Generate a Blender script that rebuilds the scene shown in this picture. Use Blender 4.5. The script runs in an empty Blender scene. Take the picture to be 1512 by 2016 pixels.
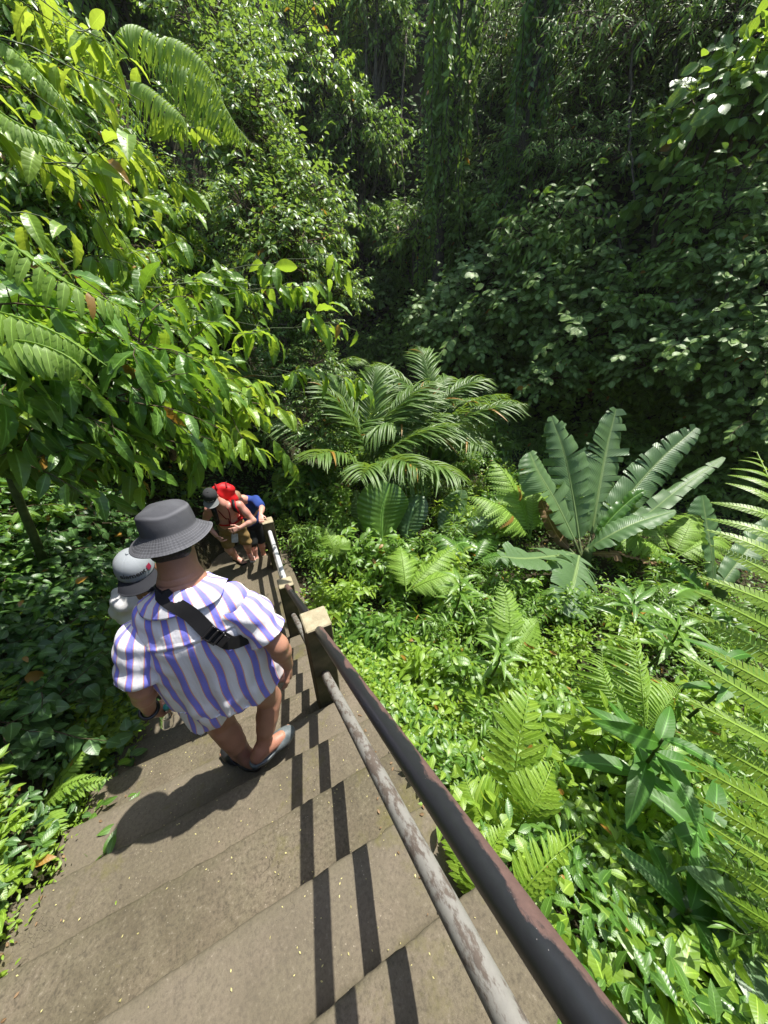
import bpy, math, random
import numpy as np
from mathutils import Vector, Matrix
rs = np.random.RandomState(11); random.seed(11)
S = bpy.context.scene; COL = S.collection
# ------------------------------------------------------------------ camera
F_PX, TH, RO, PS, CZ = 646.67, 0.57476, -0.006223, 0.46428, 3.696
FW = np.array([math.sin(PS)*math.cos(TH), math.cos(PS)*math.cos(TH), -math.sin(TH)])
_rt = np.array([math.cos(PS), -math.sin(PS), 0.0])
_up = np.array([math.sin(PS)*math.sin(TH), math.cos(PS)*math.sin(TH), math.cos(TH)])
RT = math.cos(RO)*_rt - math.sin(RO)*_up
UP = math.sin(RO)*_rt + math.cos(RO)*_up
CAM = np.array([0.0, 0.0, CZ])
def P(px, py, d):
    """a place in the world seen from the viewpoint at d metres depth"""
    return CAM + d*(FW + (px-756)/F_PX*RT - (py-1008)/F_PX*UP)
def PZ(px, py, z):
    r = FW + (px-756)/F_PX*RT - (py-1008)/F_PX*UP
    return CAM + r*((z-CZ)/r[2])
cd = bpy.data.cameras.new('camera'); cam = bpy.data.objects.new('camera', cd); COL.objects.link(cam)
cam.matrix_world = Matrix([[RT[0], UP[0], -FW[0], CAM[0]], [RT[1], UP[1], -FW[1], CAM[1]], [RT[2], UP[2], -FW[2], CAM[2]], [0, 0, 0, 1]])
cd.sensor_fit = 'HORIZONTAL'; cd.sensor_width = 36.0; cd.lens = 36.0*F_PX/1512
cd.clip_start = 0.02; cd.clip_end = 500
S.camera = cam

# ------------------------------------------------------------------ mesh building
def nrm(a):
    a = np.asarray(a, float); return a/np.maximum(np.linalg.norm(a, axis=-1, keepdims=True), 1e-9)
class Geo:
    """collects verts, quads, tris and one vector per vertex (across, along, random)"""
    def __init__(s): s.V=[]; s.Q=[]; s.T=[]; s.A=[]; s.n=0
    def add(s, V, Q=None, T=None, A=None):
        V = np.asarray(V, float).reshape(-1, 3)
        s.V.append(V); s.A.append(np.zeros_like(V) if A is None else np.asarray(A, float).reshape(-1, 3))
        if Q is not None and len(Q): s.Q.append(np.asarray(Q, int).reshape(-1, 4)+s.n)
        if T is not None and len(T): s.T.append(np.asarray(T, int).reshape(-1, 3)+s.n)
        s.n += len(V)
    def inst(s, tp, M, O, rnd=None):
        V, Q, T, A = tp; k = len(O); n = len(V)
        if not k: return
        W = np.einsum('kij,nj->kni', M, V)+np.asarray(O)[:, None, :]
        AA = np.repeat(A[None], k, 0).copy()
        AA[:, :, 2] = (rs.rand(k) if rnd is None else np.asarray(rnd))[:, None]
        off = (np.arange(k)*n)[:, None, None]
        s.add(W, (Q[None]+off) if len(Q) else None, (T[None]+off) if len(T) else None, AA)
    def data(s, name='mesh', smooth=True):
        me = bpy.data.meshes.new(name)
        V = np.concatenate(s.V) if s.V else np.zeros((0, 3)); A = np.concatenate(s.A) if s.A else V
        Q = np.concatenate(s.Q) if s.Q else np.zeros((0, 4), int); T = np.concatenate(s.T) if s.T else np.zeros((0, 3), int)
        me.vertices.add(len(V)); me.vertices.foreach_set('co', V.astype(np.float32).ravel())
        L = np.concatenate([Q.ravel(), T.ravel()]).astype(np.int32)
        me.loops.add(len(L)); me.loops.foreach_set('vertex_index', L)
        st = np.concatenate([np.arange(len(Q))*4, len(Q)*4+np.arange(len(T))*3]).astype(np.int32)
        me.polygons.add(len(st)); me.polygons.foreach_set('loop_start', st)
        me.polygons.foreach_set('use_smooth', np.full(len(st), smooth))
        at = me.attributes.new('luv', 'FLOAT_VECTOR', 'POINT'); at.data.foreach_set('vector', A.astype(np.float32).ravel())
        me.update(calc_edges=True)
        return me
def link(name, me, mat=None, parent=None, loc=None):
    o = bpy.data.objects.new(name, me); COL.objects.link(o)
    if mat is not None:
        me.materials.clear()
        for m in (mat if isinstance(mat, (list, tuple)) else [mat]): me.materials.append(m)
    if parent is not None: o.parent = parent
    if loc is not None: o.location = loc
    return o
def tag(o, label=None, cat=None, group=None, kind=None):
    if label: o['label'] = label
    if cat: o['category'] = cat
    if group: o['group'] = group
    if kind: o['kind'] = kind
    return o
def thing(name, loc, label, cat, group=None, rz=0.0):
    o = bpy.data.objects.new(name, None); COL.objects.link(o); o.empty_display_size = .1
    o.location = loc; o.rotation_euler = (0, 0, rz)
    return tag(o, label, cat, group)
def kid(name, src, parent):
    o = bpy.data.objects.new(name, src); COL.objects.link(o); o.parent = parent; return o
def copy_thing(root, loc, rz, scale, label=None):
    r = root.copy(); COL.objects.link(r); r.location = loc; r.rotation_euler = (0, 0, rz); r.scale = (scale,)*3
    if label: r['label'] = label
    for ch in list(root.children):
        c = ch.copy(); COL.objects.link(c); c.parent = r
    return r
# curves ------------------------------------------------------------
def bez(pts, n):
    """smooth curve through control points (Catmull-Rom)"""
    p = np.asarray(pts, float); p = np.vstack([2*p[0]-p[1], p, 2*p[-1]-p[-2]])
    t = np.linspace(0, len(p)-3-1e-9, n); i = t.astype(int); f = (t-i)[:, None]
    a, b, c, d = p[i], p[i+1], p[i+2], p[i+3]
    return .5*((2*b)+(c-a)*f+(2*a-5*b+4*c-d)*f*f+(3*b-3*c+d-a)*f**3)
def frames(y, n):
    y = nrm(y); x = nrm(np.cross(y, n)); z = np.cross(x, y); return x, y, z
def mats(y, n, sx, sy=None, sz=None):
    x, y, z = frames(y, n); sx = np.broadcast_to(np.asarray(sx, float), (len(y),))
    sy = sx if sy is None else np.broadcast_to(np.asarray(sy, float), (len(y),))
    sz = sx if sz is None else np.broadcast_to(np.asarray(sz, float), (len(y),))
    return np.stack([x*sx[:, None], y*sy[:, None], z*sz[:, None]], -1)
def tube(g, pts, r, sides=6, rnd=.5, caps=True):
    pts = np.asarray(pts, float); n = len(pts); r = np.broadcast_to(np.asarray(r, float), (n,))
    t = np.gradient(pts, axis=0); t = nrm(t)
    ref = np.array([0, 0, 1.]) if abs(t[0, 2]) < .9 else np.array([1., 0, 0])
    u = nrm(np.cross(t, ref)); v = np.cross(t, u)
    a = np.linspace(0, 2*np.pi, sides, endpoint=False)
    V = pts[:, None]+r[:, None, None]*(np.cos(a)[None, :, None]*u[:, None]+np.sin(a)[None, :, None]*v[:, None])
    i = np.arange(n-1)[:, None]*sides; j = np.arange(sides)[None]; k = (j+1) % sides
    Q = np.stack([i+j, i+k, i+sides+k, i+sides+j], -1).reshape(-1, 4)
    L = np.concatenate([[0], np.cumsum(np.linalg.norm(np.diff(pts, axis=0), axis=1))])
    A = np.stack([np.broadcast_to(a/np.pi-1, (n, sides)), np.broadcast_to(L[:, None], (n, sides)), np.full((n, sides), rnd)], -1)
    V = V.reshape(-1, 3); A = A.reshape(-1, 3); T = None
    if caps:
        V = np.vstack([V, pts[0], pts[-1]]); A = np.vstack([A, A[0], A[-1]]); m = n*sides; jj = np.arange(sides); kk = (jj+1) % sides
        T = np.vstack([np.stack([kk, jj, np.full(sides, m)], -1), np.stack([(n-1)*sides+jj, (n-1)*sides+kk, np.full(sides, m+1)], -1)])
    g.add(V, Q, T, A)
def grid_faces(ny, nx):
    i = np.arange(ny-1)[:, None]*nx; j = np.arange(nx-1)[None]
    return np.stack([i+j, i+j+1, i+nx+j+1, i+nx+j], -1).reshape(-1, 4)
def box(g, lo, hi, bev=.004, rnd=.5):
    """box with chamfered edges"""
    lo = np.asarray(lo, float); hi = np.asarray(hi, float); b = min(bev, *(0.45*(hi-lo)))
    V = []
    for k in range(8):
        s = np.array([(k >> 0) & 1, (k >> 1) & 1, (k >> 2) & 1]); c = np.where(s, hi, lo); inn = np.where(s, -1, 1)*b
        for ax in range(3):
            q = c+inn; q[ax] = c[ax]; V.append(q)
    Q, T = [], []
    sgn = lambda k, ax: (k >> ax) & 1
    for ax in range(3):
        a1, a2 = (ax+1) % 3, (ax+2) % 3
        for s in (0, 1):
            ks = [s << ax, (s << ax) | (1 << a1), (s << ax) | (1 << a1) | (1 << a2), (s << ax) | (1 << a2)]
            f = [k*3+ax for k in ks]; Q.append(f if s else f[::-1])
    for k in range(8):
        for ax in range(3):
            k2 = k ^ (1 << ax)
            if k < k2:
                a1, a2 = (ax+1) % 3, (ax+2) % 3
                f = [k*3+a1, k*3+a2, k2*3+a2, k2*3+a1]
                fl = (sgn(k, a1) ^ sgn(k, a2)); Q.append(f if not fl else f[::-1])
        f = [k*3, k*3+1, k*3+2]; T.append(f if (sgn(k, 0)+sgn(k, 1)+sgn(k, 2)) % 2 else f[::-1])
    g.add(V, Q, T, np.tile([0, 0, rnd], (24, 1)))
# ------------------------------------------------------------------ materials
def newmat(name):
    m = bpy.data.materials.new(name); m.use_nodes = True; nt = m.node_tree
    for n in list(nt.nodes): nt.nodes.remove(n)
    return m, nt
def nd(nt, t, **kw):
    n = nt.nodes.new(t)
    for k, v in kw.items(): setattr(n, k, v)
    return n
def math_(nt, op, a, b=None, c=None, clamp=False):
    n = nd(nt, 'ShaderNodeMath', operation=op, use_clamp=clamp)
    for i, v in enumerate((a, b, c)):
        if v is None: continue
        if isinstance(v, (int, float)): n.inputs[i].default_value = v
        else: nt.links.new(v, n.inputs[i])
    return n.outputs[0]
def mixc(nt, f, a, b, blend='MIX'):
    n = nd(nt, 'ShaderNodeMix', data_type='RGBA', blend_type=blend)
    for i, v in ((0, f), (6, a), (7, b)):
        if isinstance(v, (int, float)): n.inputs[i].default_value = v
        elif isinstance(v, tuple): n.inputs[i].default_value = (*v, 1)[:4]
        else: nt.links.new(v, n.inputs[i])
    return n.outputs[2]
def ramp(nt, f, stops):
    n = nd(nt, 'ShaderNodeValToRGB'); r = n.color_ramp
    while len(r.elements) < len(stops): r.elements.new(.5)
    for e, (p, c) in zip(r.elements, stops):
        e.position = p; e.color = (*c, 1) if isinstance(c, tuple) else (c, c, c, 1)
    nt.links.new(f, n.inputs[0]); return n.outputs[0]
def noise(nt, vec, scale, detail=4, rough=.6, out=0):
    n = nd(nt, 'ShaderNodeTexNoise'); n.inputs['Scale'].default_value = scale; n.inputs['Detail'].default_value = detail; n.inputs['Roughness'].default_value = rough
    if vec is not None: nt.links.new(vec, n.inputs['Vector'])
    return n.outputs[out]
def bump(nt, h, strength=.3, dist=.01, normal=None):
    n = nd(nt, 'ShaderNodeBump'); n.inputs['Strength'].default_value = strength; n.inputs['Distance'].default_value = dist
    nt.links.new(h, n.inputs['Height'])
    if normal is not None: nt.links.new(normal, n.inputs['Normal'])
    return n.outputs[0]
def principled(nt, base, rough=.5, spec=.5, metal=0., normal=None):
    b = nd(nt, 'ShaderNodeBsdfPrincipled')
    for k, v in (('Base Color', base), ('Roughness', rough), ('Specular IOR Level', spec), ('Metallic', metal)):
        if isinstance(v, (int, float)): b.inputs[k].default_value = v
        elif isinstance(v, tuple): b.inputs[k].default_value = (*v, 1)
        else: nt.links.new(v, b.inputs[k])
    if normal is not None: nt.links.new(normal, b.inputs['Normal'])
    return b
def finish(nt, sh):
    o = nd(nt, 'ShaderNodeOutputMaterial'); nt.links.new(sh, o.inputs[0])
def luv(nt):
    a = nd(nt, 'ShaderNodeAttribute', attribute_name='luv'); s = nd(nt, 'ShaderNodeSeparateXYZ')
    nt.links.new(a.outputs['Vector'], s.inputs[0]); return s.outputs
def leafmat(name, ca, cb, trans, tw=.35, rough=.42, veins=9., vstr=.10, brown=.012, spec=.5, midc=None):
    """leaf: two tints by leaf, midrib and side veins, gloss, and light passing through"""
    m, nt = newmat(name); x, y, r = luv(nt)
    oi = nd(nt, 'ShaderNodeObjectInfo')
    rr = math_(nt, 'FRACT', math_(nt, 'ADD', r, math_(nt, 'MULTIPLY', oi.outputs['Random'], 7.13)))
    col = mixc(nt, rr, ca, cb)
    tc = nd(nt, 'ShaderNodeTexCoord')
    nz = noise(nt, tc.outputs['Object'], 14, 3)
    col = mixc(nt, math_(nt, 'MULTIPLY', nz, .35), col, tuple(c*.45 for c in ca))
    ax = math_(nt, 'ABSOLUTE', x)
    mid = math_(nt, 'LESS_THAN', ax, .07)
    mc = midc or tuple(min(1, c*1.9+.03) for c in cb)
    col = mixc(nt, math_(nt, 'MULTIPLY', mid, .7), col, mc)
    old = math_(nt, 'GREATER_THAN', math_(nt, 'FRACT', math_(nt, 'MULTIPLY', rr, 17.7)), 1-brown)
    col = mixc(nt, old, col, (.30, .17, .03))
    w = math_(nt, 'SINE', math_(nt, 'MULTIPLY', math_(nt, 'SUBTRACT', y, math_(nt, 'MULTIPLY', ax, .13)), veins*6.283))
    vein = math_(nt, 'POWER', math_(nt, 'MULTIPLY_ADD', w, .5, .5), 3.)
    h = math_(nt, 'SUBTRACT', math_(nt, 'MULTIPLY', vein, -1.), math_(nt, 'MULTIPLY', mid, 1.2))
    bn = bump(nt, h, vstr, .012)
    b = principled(nt, col, math_(nt, 'MULTIPLY_ADD', nz, .25, rough-.1), spec, 0, bn)
    t = nd(nt, 'ShaderNodeBsdfTranslucent'); nt.links.new(bn, t.inputs['Normal'])
    tcol = mixc(nt, math_(nt, 'MULTIPLY', rr, .5), trans, tuple(c*.6 for c in trans)); tcol = mixc(nt, old, tcol, (.45, .24, .03))
    nt.links.new(tcol, t.inputs['Color'])
    mx = nd(nt, 'ShaderNodeMixShader'); mx.inputs[0].default_value = tw
    nt.links.new(b.outputs[0], mx.inputs[1]); nt.links.new(t.outputs[0], mx.inputs[2]); finish(nt, mx.outputs[0])
    return m
def simplemat(name, col, rough=.6, spec=.4, var=.25, scale=20., bstr=.0, metal=0., col2=None):
    m, nt = newmat(name); tc = nd(nt, 'ShaderNodeTexCoord')
    n = noise(nt, tc.outputs['Object'], scale, 5)
    c = mixc(nt, ramp(nt, n, [(.35, 0.), (.65, 1.)]), tuple(k*(1-var) for k in col), col2 or tuple(min(1, k*(1+var)) for k in col))
    nn = bump(nt, n, bstr, .01) if bstr else None
    finish(nt, principled(nt, c, rough, spec, metal, nn).outputs[0]); return m
# ------------------------------------------------------------------ light
SD = nrm(np.array([.39, .11, 1.0]))
SUN_EL = math.asin(SD[2]); SUN_AZ = math.atan2(SD[0], SD[1])
W = bpy.data.worlds.new('World'); S.world = W; W.use_nodes = True
nt = W.node_tree; bg = nt.nodes['Background']
sk = nd(nt, 'ShaderNodeTexSky', sky_type='NISHITA'); sk.sun_disc = False; sk.sun_elevation = SUN_EL; sk.sun_rotation = SUN_AZ
sk.air_density = 1.0; sk.dust_density = 1.5; sk.ozone_density = 1.0
nt.links.new(sk.outputs[0], bg.inputs[0]); bg.inputs[1].default_value = .135
sl = bpy.data.lights.new('sun', 'SUN'); sl.energy = 4.4; sl.angle = math.radians(.5); sl.color = (1, .955, .88)
so = bpy.data.objects.new('sun', sl); COL.objects.link(so); so.rotation_euler = Vector(SD).to_track_quat('Z', 'Y').to_euler(); so.location = (10, 3, 30)
S.view_settings.view_transform = 'Standard'; S.view_settings.look = 'None'; S.view_settings.exposure = 1.15; S.view_settings.gamma = 1
S.render.engine = 'CYCLES'
cy = S.cycles; cy.max_bounces = 8; cy.diffuse_bounces = 5; cy.glossy_bounces = 2; cy.transmission_bounces = 4; cy.transparent_max_bounces = 4
cy.caustics_reflective = False; cy.caustics_refractive = False; cy.sample_clamp_indirect = 4
cy.use_denoising = True
# ------------------------------------------------------------------ stairs frame
U1, Z1, RI, TR = .0774, CZ-1.6247, .2071, .30     # first nosing, its level, riser, tread
SL = RI/TR
def tread_z(j): return Z1-(j-1)*RI
def line(y):
    y = np.asarray(y, float)
    a = Z1-(y-U1)*SL
    b = np.where(y > 4.75, -(y-4.75)*SL, 0.0)
    return np.clip(np.where(y < 2.9, np.maximum(a, 0), b), -1.05, 4.2)
BL = np.array([(-1.5, -9), (-1.42, -1), (-1.42, 4.6), (-1.05, 5.7), (-.1, 6.6), (1.0, 7.5), (2.1, 8.7), (2.9, 10.3), (2.7, 12.5), (.6, 14.5), (-5, 17)], float)
BW = np.array([(-12, 24), (-3, 22), (4, 20), (7.2, 16.5), (6.9, 12.5), (7.6, 9.2), (8.8, 6.2), (9.6, 3), (10.2, 0), (10.6, -4), (11, -12)], float)
def sdist(poly, x, y):
    """signed distance to a polyline, positive on its left"""
    p = np.stack([np.asarray(x, float).ravel(), np.asarray(y, float).ravel()], 1); best = np.full(len(p), 1e9); sg = np.zeros(len(p))
    for a, b in zip(poly[:-1], poly[1:]):
        e = b-a; t = np.clip(((p-a)@e)/(e@e), 0, 1); q = p-(a+t[:, None]*e); d = np.hypot(q[:, 0], q[:, 1])
        c = e[0]*q[:, 1]-e[1]*q[:, 0]; m = d < best-1e-9; best[m] = d[m]; sg[m] = np.sign(c[m])
    return (best*np.where(sg == 0, 1, sg)).reshape(np.shape(x))
def wob(x, y, s=1.0): return .5*np.sin(1.7*x*s+.9*y*s+.4)+.3*np.sin(-2.3*x*s+3.1*y*s+1.9)+.2*np.sin(5.1*x*s+4.3*y*s)
def H(x, y):
    x = np.asarray(x, float); y = np.asarray(y, float)
    ln = line(y)
    st = ln-.42
    zg = np.maximum(ln, 0)-.32-.42*np.clip((x-.5)/.3, 0, 1)-.45*np.clip(x-.6, 0, 9)
    zg = np.maximum(zg, -.18+.05*wob(x, y))+.05*wob(x, y, 2)
    w = np.clip((x-.42)/.12, 0, 1); z = st*(1-w)+zg*w
    s = sdist(BL, x, y)+.12*wob(x, y, 1.3)
    zl = np.where(s > 0, ln-.12+2.5*s, -9); zl = np.minimum(zl, 11.5+.3*wob(x, y, .5))
    s2 = sdist(BW, x, y)+.35*wob(x, y, .6)
    zw = np.where(s2 > 0, -.3+2.45*s2, -9); zw = np.minimum(zw, 12.5+np.clip((y-9)*1.3, 0, 9)+.5*wob(x, y, .3))
    return np.maximum(np.maximum(z, zl), zw)
xs = np.concatenate([np.arange(-30, -6, 1.0), np.arange(-6, 13, .13), np.arange(13, 40, 1.)])
ys = np.concatenate([np.arange(-30, -4, 1.0), np.arange(-4, 18, .13), np.arange(18, 45, 1.)])
X, Y = np.meshgrid(xs, ys); g = Geo()
g.add(np.stack([X, Y, H(X, Y)], -1).reshape(-1, 3), grid_faces(len(ys), len(xs)))
m, nt = newmat('soil'); tc = nd(nt, 'ShaderNodeTexCoord')
n1 = noise(nt, tc.outputs['Object'], 3, 6); n2 = noise(nt, tc.outputs['Object'], 40, 5)
c = mixc(nt, ramp(nt, n1, [(.35, 0.), (.65, 1.)]), (.028, .020, .012), (.03, .045, .012)); c = mixc(nt, n2, c, (.06, .045, .028))
finish(nt, principled(nt, c, .95, .2, 0, bump(nt, n2, .8, .05)).outputs[0])
tag(link('ground', g.data(), m), kind='structure')

# ------------------------------------------------------------------ concrete steps
m, nt = newmat('worn_concrete'); tc = nd(nt, 'ShaderNodeTexCoord'); ob = tc.outputs['Object']
big = noise(nt, ob, 1.6, 6, .62); mid = noise(nt, ob, 9, 6, .65); fine = noise(nt, ob, 75, 5, .75)
c = mixc(nt, ramp(nt, big, [(.36, 0.), (.62, 1.)]), (.066, .056, .033), (.138, .113, .079))
c = mixc(nt, ramp(nt, mid, [(.40, 0.), (.66, .75)]), c, (.112, .098, .062))
c = mixc(nt, ramp(nt, fine, [(.36, .8), (.52, 0.)]), c, (.045, .038, .026))
c = mixc(nt, ramp(nt, fine, [(.58, 0.), (.72, .55)]), c, (.24, .21, .165))
x, y, r = luv(nt)                                   # across tread 0..1, along x, random tread tone
c = mixc(nt, math_(nt, 'MULTIPLY', r, .5), c, (.150, .128, .096))
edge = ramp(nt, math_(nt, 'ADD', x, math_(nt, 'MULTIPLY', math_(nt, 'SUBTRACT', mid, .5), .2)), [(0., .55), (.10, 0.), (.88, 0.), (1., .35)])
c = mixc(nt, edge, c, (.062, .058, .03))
sp = nd(nt, 'ShaderNodeTexVoronoi'); sp.inputs['Scale'].default_value = 60; nt.links.new(ob, sp.inputs['Vector'])
pit = ramp(nt, sp.outputs['Distance'], [(.05, 1.), (.13, 0.)]); pk = math_(nt, 'MULTIPLY', pit, ramp(nt, noise(nt, ob, 5, 2), [(.5, 0.), (.62, .8)]))
c = mixc(nt, pk, c, (.33, .29, .22))
mo = ramp(nt, math_(nt, 'ADD', noise(nt, ob, 4, 6, .7), math_(nt, 'MULTIPLY', math_(nt, 'GREATER_THAN', y, .1), .06)), [(.60, 0.), (.74, .7)])
c = mixc(nt, mo, c, (.10, .092, .03))
wv = nd(nt, 'ShaderNodeTexVoronoi', feature='DISTANCE_TO_EDGE'); wv.inputs['Scale'].default_value = 2.3
mp = nd(nt, 'ShaderNodeVectorMath', operation='ADD'); nt.links.new(ob, mp.inputs[0]); nt.links.new(noise(nt, ob, 5, 4, .6, 1), mp.inputs[1]); nt.links.new(mp.outputs[0], wv.inputs['Vector'])
crk = math_(nt, 'MULTIPLY', ramp(nt, wv.outputs['Distance'], [(.002, 1.), (.006, 0.)]), ramp(nt, noise(nt, ob, 2.1, 2), [(.58, 0.), (.66, .45)]))
c = mixc(nt, crk, c, (.04, .033, .024))
hh = math_(nt, 'ADD', math_(nt, 'MULTIPLY', mid, .6), math_(nt, 'MULTIPLY', fine, .4)); hh = math_(nt, 'SUBTRACT', hh, crk)
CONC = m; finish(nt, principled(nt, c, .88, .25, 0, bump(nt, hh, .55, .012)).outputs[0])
steps = bpy.data.objects.new('stairway', None); COL.objects.link(steps); tag(steps, kind='structure')
def make_tread(j, y0, y1, z, xl, xr):
    n = 90; xx = np.linspace(xl, xr, n); r = .012; g = Geo()
    jy = .0022*np.sin(xx*5+j*2.1)+.0012*np.sin(xx*23+j)+rs.randn(n)*.0011
    jz = .0015*np.sin(xx*6+j*1.3)+rs.randn(n)*.0009
    for c in rs.rand(3)*(xr-xl)+xl: jy -= .012*np.exp(-((xx-c)/.03)**2)*rs.rand()
    inner = np.linspace(0, 1, 9)[1:-1]
    prof = [(y0-.01, -.34, 0), (y0-.01, -.002, 0)]+[(y0+(y1-r-y0)*t, 0, t) for t in inner]+[(y1-r, 0, .95), (y1-.3*r, -.3*r, .98), (y1, -r, 1), (y1-.006, -.36, 1)]
    V = np.zeros((n, len(prof), 3)); A = np.zeros_like(V)
    for k, (yy, zz, t) in enumerate(prof):
        V[:, k, 0] = xx; V[:, k, 1] = yy+jy*t**2; V[:, k, 2] = z+zz+(jz if zz > -.1 else 0)+ (.0025*np.sin(xx*5+yy*17+j) if 0 < t < .95 else 0)
        A[:, k] = np.stack([np.full(n, t), xx, np.full(n, (j*.37) % 1)], -1)
    lj = .03*rs.rand(len(prof))+.012*rs.randn(len(prof)); V[0, :, 0] += lj; V[1, :, 0] += lj*.6; V[2, :, 0] += lj*.3
    V[0, :, 2] -= .012
    m = len(prof); g.add(V, grid_faces(n, m), [(0, k+1, k) for k in range(1, m-1)]+[((n-1)*m, (n-1)*m+k, (n-1)*m+k+1) for k in range(1, m-1)], A)
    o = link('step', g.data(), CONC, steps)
XL = {1: -1.6, 2: -1.56, 3: -1.47, 4: -1.37, 5: -1.34, 6: -1.35, 7: -1.36, 8: -1.375}
for j in range(-4, 11): make_tread(j, U1+(j-2)*TR, U1+(j-1)*TR, tread_z(j), XL.get(j, -1.38 if j > 8 else -1.62), .43)
make_tread(11, U1+9*TR, 4.75, 0.0, -1.42, .46)
for k in range(3): make_tread(12+k, 4.75+k*TR, 4.75+(k+1)*TR, -RI*(k+1), -1.3, .46)
make_tread(15, 4.75+3*TR, 8.0, -RI*4, -1.3, .46)

# ------------------------------------------------------------------ railing
m, nt = newmat('mottled_concrete'); tc = nd(nt, 'ShaderNodeTexCoord'); ob = tc.outputs['Object']
n1 = noise(nt, ob, 14, 6, .7); n2 = noise(nt, ob, 5, 4); n3 = noise(nt, ob, 90, 4)
c = mixc(nt, ramp(nt, n1, [(.4, 0.), (.62, 1.)]), (.15, .125, .075), (.30, .265, .18))
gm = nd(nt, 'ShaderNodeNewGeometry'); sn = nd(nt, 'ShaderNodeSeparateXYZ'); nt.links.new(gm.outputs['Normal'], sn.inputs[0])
top = math_(nt, 'GREATER_THAN', sn.outputs[2], .6)  # upward faces get a paler tone, upright faces a darker one
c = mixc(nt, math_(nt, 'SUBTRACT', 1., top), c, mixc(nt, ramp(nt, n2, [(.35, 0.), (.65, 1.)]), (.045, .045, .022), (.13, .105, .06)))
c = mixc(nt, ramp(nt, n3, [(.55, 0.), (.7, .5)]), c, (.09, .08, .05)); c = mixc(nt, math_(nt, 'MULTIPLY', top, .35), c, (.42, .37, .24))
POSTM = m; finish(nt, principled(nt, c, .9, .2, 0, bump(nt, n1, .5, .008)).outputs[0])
def pipemat(name, paint, bare, t0, t1, rough, right=0.0, metal=0.0, sc=11.):
    m, nt = newmat(name); tc = nd(nt, 'ShaderNodeTexCoord'); ob = tc.outputs['Object']
    x, y, r = luv(nt)
    mp = nd(nt, 'ShaderNodeMapping'); mp.inputs['Scale'].default_value = (1.6, .55, .55); nt.links.new(ob, mp.inputs[0])
    n1 = noise(nt, mp.outputs[0], sc, 7, .7); n2 = noise(nt, ob, 60, 5, .7); n4 = noise(nt, ob, 3, 2)
    gm = nd(nt, 'ShaderNodeNewGeometry'); sn = nd(nt, 'ShaderNodeSeparateXYZ'); nt.links.new(gm.outputs['Normal'], sn.inputs[0])
    ys = nd(nt, 'ShaderNodeSeparateXYZ'); nt.links.new(ob, ys.inputs[0])
    f = math_(nt, 'ADD', n1, math_(nt, 'MULTIPLY', math_(nt, 'SUBTRACT', n4, .5), .35))
    if right: # worn away along the upper outer side, more and more towards the top of the stair
        f = math_(nt, 'ADD', f, math_(nt, 'MULTIPLY', math_(nt, 'MULTIPLY_ADD', sn.outputs[0], .75, -.25), right))
        f = math_(nt, 'SUBTRACT', f, math_(nt, 'MULTIPLY_ADD', ys.outputs[1], 1.25, -.42, True))
        f = math_(nt, 'ADD', f, math_(nt, 'MULTIPLY', math_(nt, 'GREATER_THAN', ys.outputs[1], 1.15), 1.6))
    k = ramp(nt, f, [(t0, 0.), (t1, 1.)])
    b2 = mixc(nt, n2, tuple(v*.55 for v in bare), tuple(min(1, v*1.35) for v in bare))
    p2 = mixc(nt, math_(nt, 'MULTIPLY', n2, .6), paint, tuple(min(1, v*1.7+.01) for v in paint))
    sc2 = nd(nt, 'ShaderNodeTexVoronoi'); sc2.inputs['Scale'].default_value = 120; nt.links.new(ob, sc2.inputs['Vector'])
    chip = math_(nt, 'MULTIPLY', math_(nt, 'LESS_THAN', sc2.outputs['Distance'], .08), math_(nt, 'GREATER_THAN', n1, .56))
    p2 = mixc(nt, chip, p2, (.16, .15, .14))
    c = mixc(nt, k, p2, b2)
    ro = mixc(nt, k, (rough,)*3, (.75,)*3)
    finish(nt, principled(nt, c, ro, .5, metal, bump(nt, math_(nt, 'ADD', math_(nt, 'MULTIPLY', n2, .3), k), .25, .003)).outputs[0]); return m
BLACKP = pipemat('black_painted_pipe', (.012, .013, .015), (.098, .056, .045), .50, .58, .36, right=.52)
GREYP = pipemat('galvanised_pipe', (.165, .160, .143), (.098, .078, .062), .47, .56, .6, metal=.05, sc=24.)
PALEP = pipemat('pale_pipe', (.42, .43, .43), (.2, .17, .14), .62, .68, .45, metal=.2)
rail = thing('railing', (.22, 1.38, tread_z(6)), 'rusty black and grey pipe handrail set in square concrete posts beside the steps', 'railing')
RB = Vector(rail.location)
PW = .08
posts = [(.22, -.25, 3.12, 1.6), (.224, 1.377, CZ-1.641, tread_z(6)), (.205, 2.894, CZ-2.685, -.02), (.25, 4.406, CZ-2.783, -.02), (.25, 5.9, -.10, -1.0)]
for x, y, zt, zb in posts:
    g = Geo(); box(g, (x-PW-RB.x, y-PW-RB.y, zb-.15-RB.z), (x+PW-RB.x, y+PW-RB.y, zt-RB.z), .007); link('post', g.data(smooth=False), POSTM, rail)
def rbar(name, a, b, r, mat, w=0.0):
    t = np.linspace(0, 1, 60)[:, None]; a = np.array(a); b = np.array(b); pts = a+(b-a)*t
    pts[:, 0] += w*np.sin(t[:, 0]*9); g = Geo(); tube(g, pts-np.array(RB), r, 24); link(name, g.data(), mat, rail)
HT, HL, XV = .8018, .3541, .216
zt = lambda y, h: Z1+h-(y-U1)*SL
rbar('top_rail', (XV, -.3, zt(-.3, HT)), (XV+.006, 1.32, zt(1.32, HT)), .0288, BLACKP)
rbar('lower_rail', (XV, -.3, zt(-.3, HL)), (XV, 1.32, zt(1.32, HL)), .0295, GREYP)
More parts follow.
